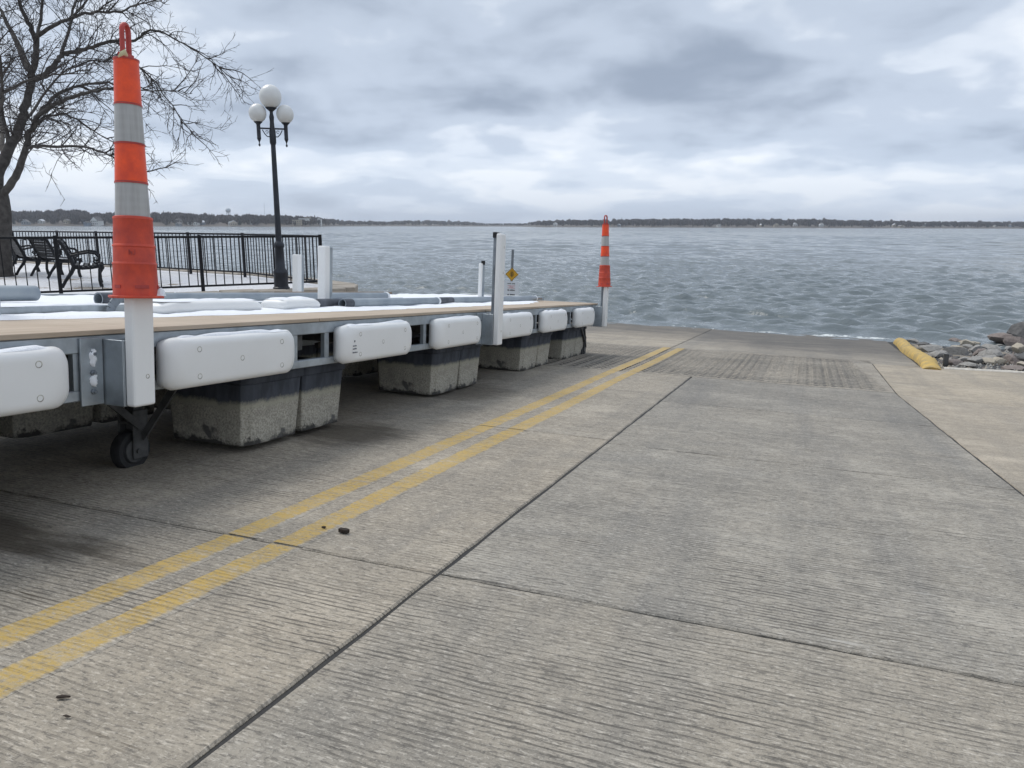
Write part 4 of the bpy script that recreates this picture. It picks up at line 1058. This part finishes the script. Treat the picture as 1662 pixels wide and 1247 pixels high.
for i in range(130):
    u = 11.6 + 6.2 * rk.random() ** 1.15; v = 1.85 + (u - 11.6) * 0.02 + rk.random() ** 1.2 * 5.5
    s = rk.uniform(0.08, 0.22)
    if v > 1.8 + 0.0 and u < 11.5 + 0.25 * (v - 1.6): continue
    mi_ = rk.choice((0, 0, 0, 0, 1, 2, 3)); rock(v, u, s, s * rk.uniform(0.65, 0.95), s * rk.uniform(0.30, 0.55), mi_, 'small %s riprap rock among many on the bank right of the ramp' % ('grey', 'brown', 'dark', 'pale')[mi_])
gv = MB()
for i in range(2600):
    v = 1.62 + rk.random() * 6.5; u = 11.25 + 0.21 * (v - 1.6) + rk.random() ** 1.7 * 4.0; s = rk.uniform(0.008, 0.034)
    c_ = Vector((v, u, 0.005)); pts = [c_ + Vector((rk.uniform(-1, 1), rk.uniform(-1, 1), 0)) * s for _ in range(3)]
    b0 = len(gv.v)
    gv.v += [tuple(c_ + Vector((math.cos(a) * s * rk.uniform(.7, 1.2), math.sin(a) * s * rk.uniform(.7, 1.2), -0.01))) for a in (0, 1.57, 3.14, 4.71)] + [tuple(c_ + Vector((rk.uniform(-.3, .3) * s, rk.uniform(-.3, .3) * s, s * rk.uniform(.5, .9))))]
    gv.f += [(b0, b0 + 1, b0 + 4), (b0 + 1, b0 + 2, b0 + 4), (b0 + 2, b0 + 3, b0 + 4), (b0 + 3, b0, b0 + 4)]; gv.m += [rk.choice((0, 0, 1, 2))] * 4
go = gv.build('gravel', [M_ROCKS[0], M_ROCKS[3], M_ROCKS[1]]); go.matrix_world = RAMP; tag(go, 'loose gravel scattered over the dirt bank', 'gravel', kind='stuff')
# pale uneven strip along the edge of the side slab
eb = MB(); rows = []
for i in range(120):
    v = 1.72 + i * 0.06; u = 11.19 + 0.21 * (v - 1.6) * 1.0 + 0.015 * mnoise.noise(Vector((v * 6, 0, 0)))
    h_ = 0.018 + 0.016 * mnoise.noise(Vector((v * 9, 3, 0)))
    rows.append([(v, u - 0.035, -0.01), (v, u - 0.02, h_), (v, u + 0.03, h_), (v, u + 0.05, -0.02)])
eb.grid(rows); eo = eb.build('slab_edge', mat('pale_edge_concrete', (0.62, 0.58, 0.51), 0.9, var=0.25, vscale=14), ramp, smooth='all')
pb = MB().box(-0.03, 0.03, -0.03, 0.03, -0.02, 0.165).build('marker_stub', M_STEELD, bevel=0.006); pb.matrix_world = RAMP @ T(1.80, 11.62, 0); tag(pb, 'short dark stub post standing beside the yellow kerb end', 'stub post')
MD = mat('dark_wood_scrap', (0.035, 0.024, 0.017), 0.9, var=0.4, vscale=60)
def scrap(v, u, pts, h, label):
    mb = MB(); mb.prism(pts, 0.001, h); o = mb.build('wood_scrap', MD, bevel=0.002, seg=1); o.matrix_world = RAMP @ T(v, u, 0.003); tag(o, label, 'debris', 'scraps lying on the ramp')
scrap(-1.575, 2.40, [(-.02, -.008), (.018, -.012), (.024, .006), (.004, .014), (-.02, .008)], 0.016, 'dark chunk of bark beside the yellow lines')
scrap(-1.672, 2.41, [(-.008, -.006), (.007, -.005), (.009, .006), (-.006, .007)], 0.007, 'tiny brown crumb on the right yellow line')
scrap(-1.515, 1.165, [(-.012, -.008), (-.004, -.011), (.006, -.002), (.016, .004), (.018, .009), (.006, .007), (-.006, .004)], 0.006, 'curled black leaf scrap near the lower left corner')
scrap(-1.44, 1.115, [(-.010, -.003), (.004, -.004), (.012, .003), (-.004, .004)], 0.004, 'thin dark sliver right of the curled black scrap')

# ------------------------------------------------------------------ far shore
prof = [(-900, 341), (-300, 339), (20, 340), (60, 342), (110, 337), (150, 343), (240, 344), (300, 343), (370, 348), (440, 346.5), (462, 348), (500, 350), (555, 357), (620, 359), (680, 356.5), (740, 358.5), (790, 362), (850, 362), (870, 357.5), (950, 355.5), (1050, 354.5), (1150, 354), (1250, 354), (1350, 355.5), (1450, 357.5), (1550, 358), (1662, 359), (2100, 358), (2900, 357)]
dist = [(-900, 800), (20, 900), (500, 1000), (560, 1500), (700, 2000), (840, 2000), (880, 1350), (1250, 1300), (1662, 1400), (2900, 1500)]
def interp(tab, x):
    for (a, ya), (b, yb) in zip(tab[:-1], tab[1:]):
        if a <= x <= b: return ya + (yb - ya) * (x - a) / (b - a)
    return tab[-1][1]
def HR(x): return 366.5 + (x - CX) * 0.0033
HOR = 366.5
def far_pt(x, d, z):
    r_ = Vector(((x - CX) / F, cp + (CY - HOR) / F * sp, 0)); r_ = r_ / r_.y
    return Vector((r_.x * d, d, z))
rf = random.Random(9)
rows = []
for x in range(-900, 2901, 20):
    D = interp(dist, x); top = max(2.0, (HR(x) - interp(prof, x)) / F * D * 1.05 + CAMZ + 0.8)
    hill = max(1.2, top - min(9.5, top * 0.55))
    rows.append([tuple(far_pt(x, D * 0.996, -0.4)), tuple(far_pt(x, D, 0.7)), tuple(far_pt(x, D * 1.03, 1.0 + hill * 0.3)), tuple(far_pt(x, D * 1.14, hill)), tuple(far_pt(x, D * 1.6, hill * 0.9))])
hl = MB().grid(rows).build('far_shore_terrain', mat('winter_hillside', (0.085, 0.075, 0.065), 0.95, col2=(0.13, 0.115, 0.10), vscale=0.02), smooth='all'); tag(hl, 'low wooded hills across the lake', kind='structure')
M_WOOD = [mat('bare_wood_a', (0.08, 0.072, 0.07), 0.95), mat('bare_wood_b', (0.11, 0.097, 0.09), 0.95), mat('bare_wood_c', (0.055, 0.054, 0.056), 0.95), mat('evergreen', (0.02, 0.03, 0.024), 0.95)]
fw = MB()
def far_tree(p, h, w, mi):
    fw.cur = mi
    if mi == 3:
        for k in range(7):
            a = k / 7 * 2 * PI; b0 = len(fw.v)
            fw.v += [tuple(p + Vector((math.cos(a) * w * .5, math.sin(a) * w * .5, h * .08))), tuple(p + Vector((math.cos(a + .95) * w * .5, math.sin(a + .95) * w * .5, h * .08))), tuple(p + Vector((0, 0, h)))]
            fw.f.append((b0, b0 + 1, b0 + 2)); fw.m.append(mi)
        return
    for k in range(34):      # upright sprays of bare twigs
        a = rf.uniform(0, 2 * PI); e = rf.uniform(0.15, 1.0) ** 0.7
        q0 = p + Vector((math.cos(a) * w * 0.10 * e, math.sin(a) * w * 0.10 * e, h * rf.uniform(0.02, 0.42)))
        tip = p + Vector((math.cos(a) * w * 0.5 * e, math.sin(a) * w * 0.5 * e, h * (0.52 + 0.5 * math.sqrt(max(0, 1 - e * e * 0.9)) * rf.uniform(0.8, 1.05))))
        b0 = len(fw.v); s = Vector((rf.uniform(-1, 1), rf.uniform(-1, 1), 0.3)).normalized() * w * rf.uniform(0.07, 0.17); mid = q0.lerp(tip, 0.62)
        fw.v += [tuple(q0), tuple(mid - s), tuple(tip), tuple(mid + s)]; fw.f.append((b0, b0 + 1, b0 + 2, b0 + 3)); fw.m.append(mi)
for i in range(6000):
    x = rf.uniform(-500, 2200); D = interp(dist, x); top = max(3.0, (HR(x) - interp(prof, x)) / F * D + CAMZ)
    t_ = rf.random() ** 0.8; th_ = min(9.5, top * 0.55); hill = max(1.2, top - th_)
    ground = 1.0 + (hill - 1.0) * min(1, (t_ * 0.14) / 0.14) if t_ > .2 else 1.0 + hill * 0.3 * t_ / .2
    h_ = th_ * rf.uniform(0.8, 1.35) * (1.25 if rf.random() < 0.04 else 1)
    if t_ < 0.2 and rf.random() < 0.25: h_ *= 0.6
    mi = rf.choice((0, 0, 0, 1, 1, 2)) if rf.random() > 0.06 else 3
    if 1478 < x < 1575: mi = 2; h_ *= 0.9
    far_tree(far_pt(x, D * (1.004 + 0.15 * t_), ground - 0.5), h_, h_ * rf.uniform(0.6, 0.95) * (0.45 if mi == 3 else 1), mi)
wo = fw.build('far_woods', M_WOOD); tag(wo, 'band of leafless woods along the far shore', 'woods', kind='stuff')
M_HW = [mat('house_white', (0.62, 0.62, 0.60), 0.8), mat('house_tan', (0.42, 0.37, 0.29), 0.8), mat('house_grey', (0.27, 0.29, 0.31), 0.8), mat('house_blue_grey', (0.22, 0.26, 0.31), 0.8)]
M_ROOF = [mat('roof_dark', (0.07, 0.068, 0.07), 0.85), mat('roof_grey', (0.17, 0.165, 0.165), 0.85), mat('roof_snow', (0.60, 0.62, 0.65), 0.85)]
M_PANE = mat('far_window', (0.03, 0.035, 0.045), 0.25)
def house(p, w, d, h, mw, mr, ang, label, flat=False, group='houses on the far shore', name='lake_house'):
    root = empty(name, Matrix.Translation(p) @ RZ(ang), label, 'house', group)
    MB().box(-w / 2, w / 2, -d / 2, d / 2, -1.5, h).build('wall', M_HW[mw], root)
    if flat: MB().box(-w / 2 - .2, w / 2 + .2, -d / 2 - .2, d / 2 + .2, h, h + 0.5).build('roof', M_ROOF[mr], root)
    else:
        r_ = h + w * rf.uniform(0.28, 0.42); mb = MB(); o_ = 0.4
        mb.v = [(-w / 2 - o_, -d / 2 - o_, h - .1), (w / 2 + o_, -d / 2 - o_, h - .1), (w / 2 + o_, d / 2 + o_, h - .1), (-w / 2 - o_, d / 2 + o_, h - .1), (0, -d / 2 - o_, r_), (0, d / 2 + o_, r_)]
        mb.f = [(0, 3, 2, 1), (0, 1, 4), (2, 3, 5), (1, 2, 5, 4), (3, 0, 4, 5)]; mb.m = [0] * 5
        mb.build('roof', M_ROOF[mr], root)
        gb = MB(); gb.v = [(-w / 2, -d / 2 - o_ - .05, h - .1), (w / 2, -d / 2 - o_ - .05, h - .1), (0, -d / 2 - o_ - .05, r_ - .5)]; gb.f = [(0, 1, 2)]; gb.m = [0]; gb.build('gable', M_HW[mw], root)
    n = max(2, int(w / 2.6))
    fl_ = 2 if h > 4.5 else 1
    for s in range(fl_):
        for k in range(n):
            cx_ = -w / 2 + w * (k + .5) / n; z0 = 0.8 + s * 2.7
            MB().box(cx_ - .55, cx_ + .55, -d / 2 - .06, -d / 2 - .02, z0, z0 + 1.4).build('window', M_PANE, root)
    return root
def hx(x, t_, w, d, h, mw, mr, label, flat=False, ang=None, group='houses on the far shore'):
    D = interp(dist, x) * (1.0 + 0.14 * t_); top = max(3.0, (HR(x) - interp(prof, x)) / F * interp(dist, x) + CAMZ); hill = max(1.2, top - min(9.5, top * 0.55))
    z = 1.0 + (hill - 1.0) * t_ if t_ > .2 else 1.0 + hill * 0.3 * t_ / .2
    return house(far_pt(x, D, z), w, d, h, mw, mr, rf.uniform(-.5, .5) if ang is None else ang, label, flat, group)
hx(157, 0.02, 12, 8, 5, 0, 0, 'long white lakeside house left of the large cone')
hx(455, 0.55, 14, 8, 4.5, 1, 2, 'long tan building high on the far hill right of the lamp post', True, 0.05)
hx(482, 0.10, 11, 9, 6.5, 1, 1, 'tan flat-roofed building nearest the lamp post on the far shore', True, 0.1)
hx(493, 0.22, 12, 9, 8.5, 0, 1, 'pale tall block among the far shore buildings', True, 0.0)
hx(499, 0.42, 7, 7, 9.0, 1, 0, 'tan tower-like block above the far shore buildings', True, 0.0)
hx(518, 0.10, 6, 6, 9.0, 0, 0, 'narrow white gabled house at the right end of the hillside cluster')
for i in range(18):
    x = rf.choice((rf.uniform(15, 175), rf.uniform(245, 440))); hx(x, rf.uniform(0.0, 0.3), rf.uniform(4, 8), rf.uniform(5, 7), rf.uniform(2.2, 4.2), rf.choice((0, 0, 1, 2, 3)), rf.choice((0, 0, 1, 2)), 'small house among bare trees on the far left shore')
for i in range(24):
    x = rf.uniform(890, 1640); hx(x, rf.uniform(0.0, 0.35), rf.uniform(4, 8), rf.uniform(5, 7), rf.uniform(2.2, 4.2), rf.choice((0, 0, 0, 1, 2, 3)), rf.choice((0, 1, 1, 2)), 'small house among bare trees on the far right shore')
# water tower and mast
wp = far_pt(371, 1500, 0); MW = mat('water_tower_paint', (0.50, 0.55, 0.60), 0.6)
wtw = empty('water_tower', Matrix.Translation(wp), 'pale bulb water tower above the far left woods', 'water tower')
MB().lathe([(0.3, 24.5), (3.4, 25.6), (4.9, 28.0), (4.9, 30.0), (3.8, 32.2), (1.6, 33.4), (0.1, 33.7)], 20).build('tank', MW, wtw, smooth='all')
for k in range(6): MB().tube([(3.9 * math.cos(k * PI / 3), 3.9 * math.sin(k * PI / 3), 0), (3.6 * math.cos(k * PI / 3), 3.6 * math.sin(k * PI / 3), 26.5)], 0.32, 6).build('leg', MW, wtw)
MB().lathe([(0.7, 0), (0.7, 25)], 8).build('riser', MW, wtw)
mp = far_pt(430, 1700, 0); ms = MB(); ms.tube([(0, 0, 0), (0, 0, 48)], [0.5, 0.28], 4)
mo = ms.build('radio_mast', mat('mast_grey', (0.30, 0.33, 0.38), 0.7), M=Matrix.Translation(mp)); tag(mo, 'thin radio mast rising above the far left woods', 'mast')

hzb = MB().box(-3600, 4600, -150, 4200, -4.0, 62.0)
hm = bpy.data.materials.new('thin_haze'); hm.use_nodes = True; ht = hm.node_tree; ht.nodes.clear(); hg = NG(ht)
pv = hg.add('ShaderNodeVolumePrincipled', None, {'Color': (0.86, 0.91, 1.0), 'Density': 0.00017, 'Anisotropy': 0.2})
ho = hg.add('ShaderNodeOutputMaterial'); ht.links.new(pv.outputs[0], ho.inputs['Volume'])
hzo = hzb.build('haze', hm); tag(hzo, 'thin haze over the lake', 'haze', kind='stuff')
SC.cycles.volume_bounces = 0
SC.cycles.use_denoising = True
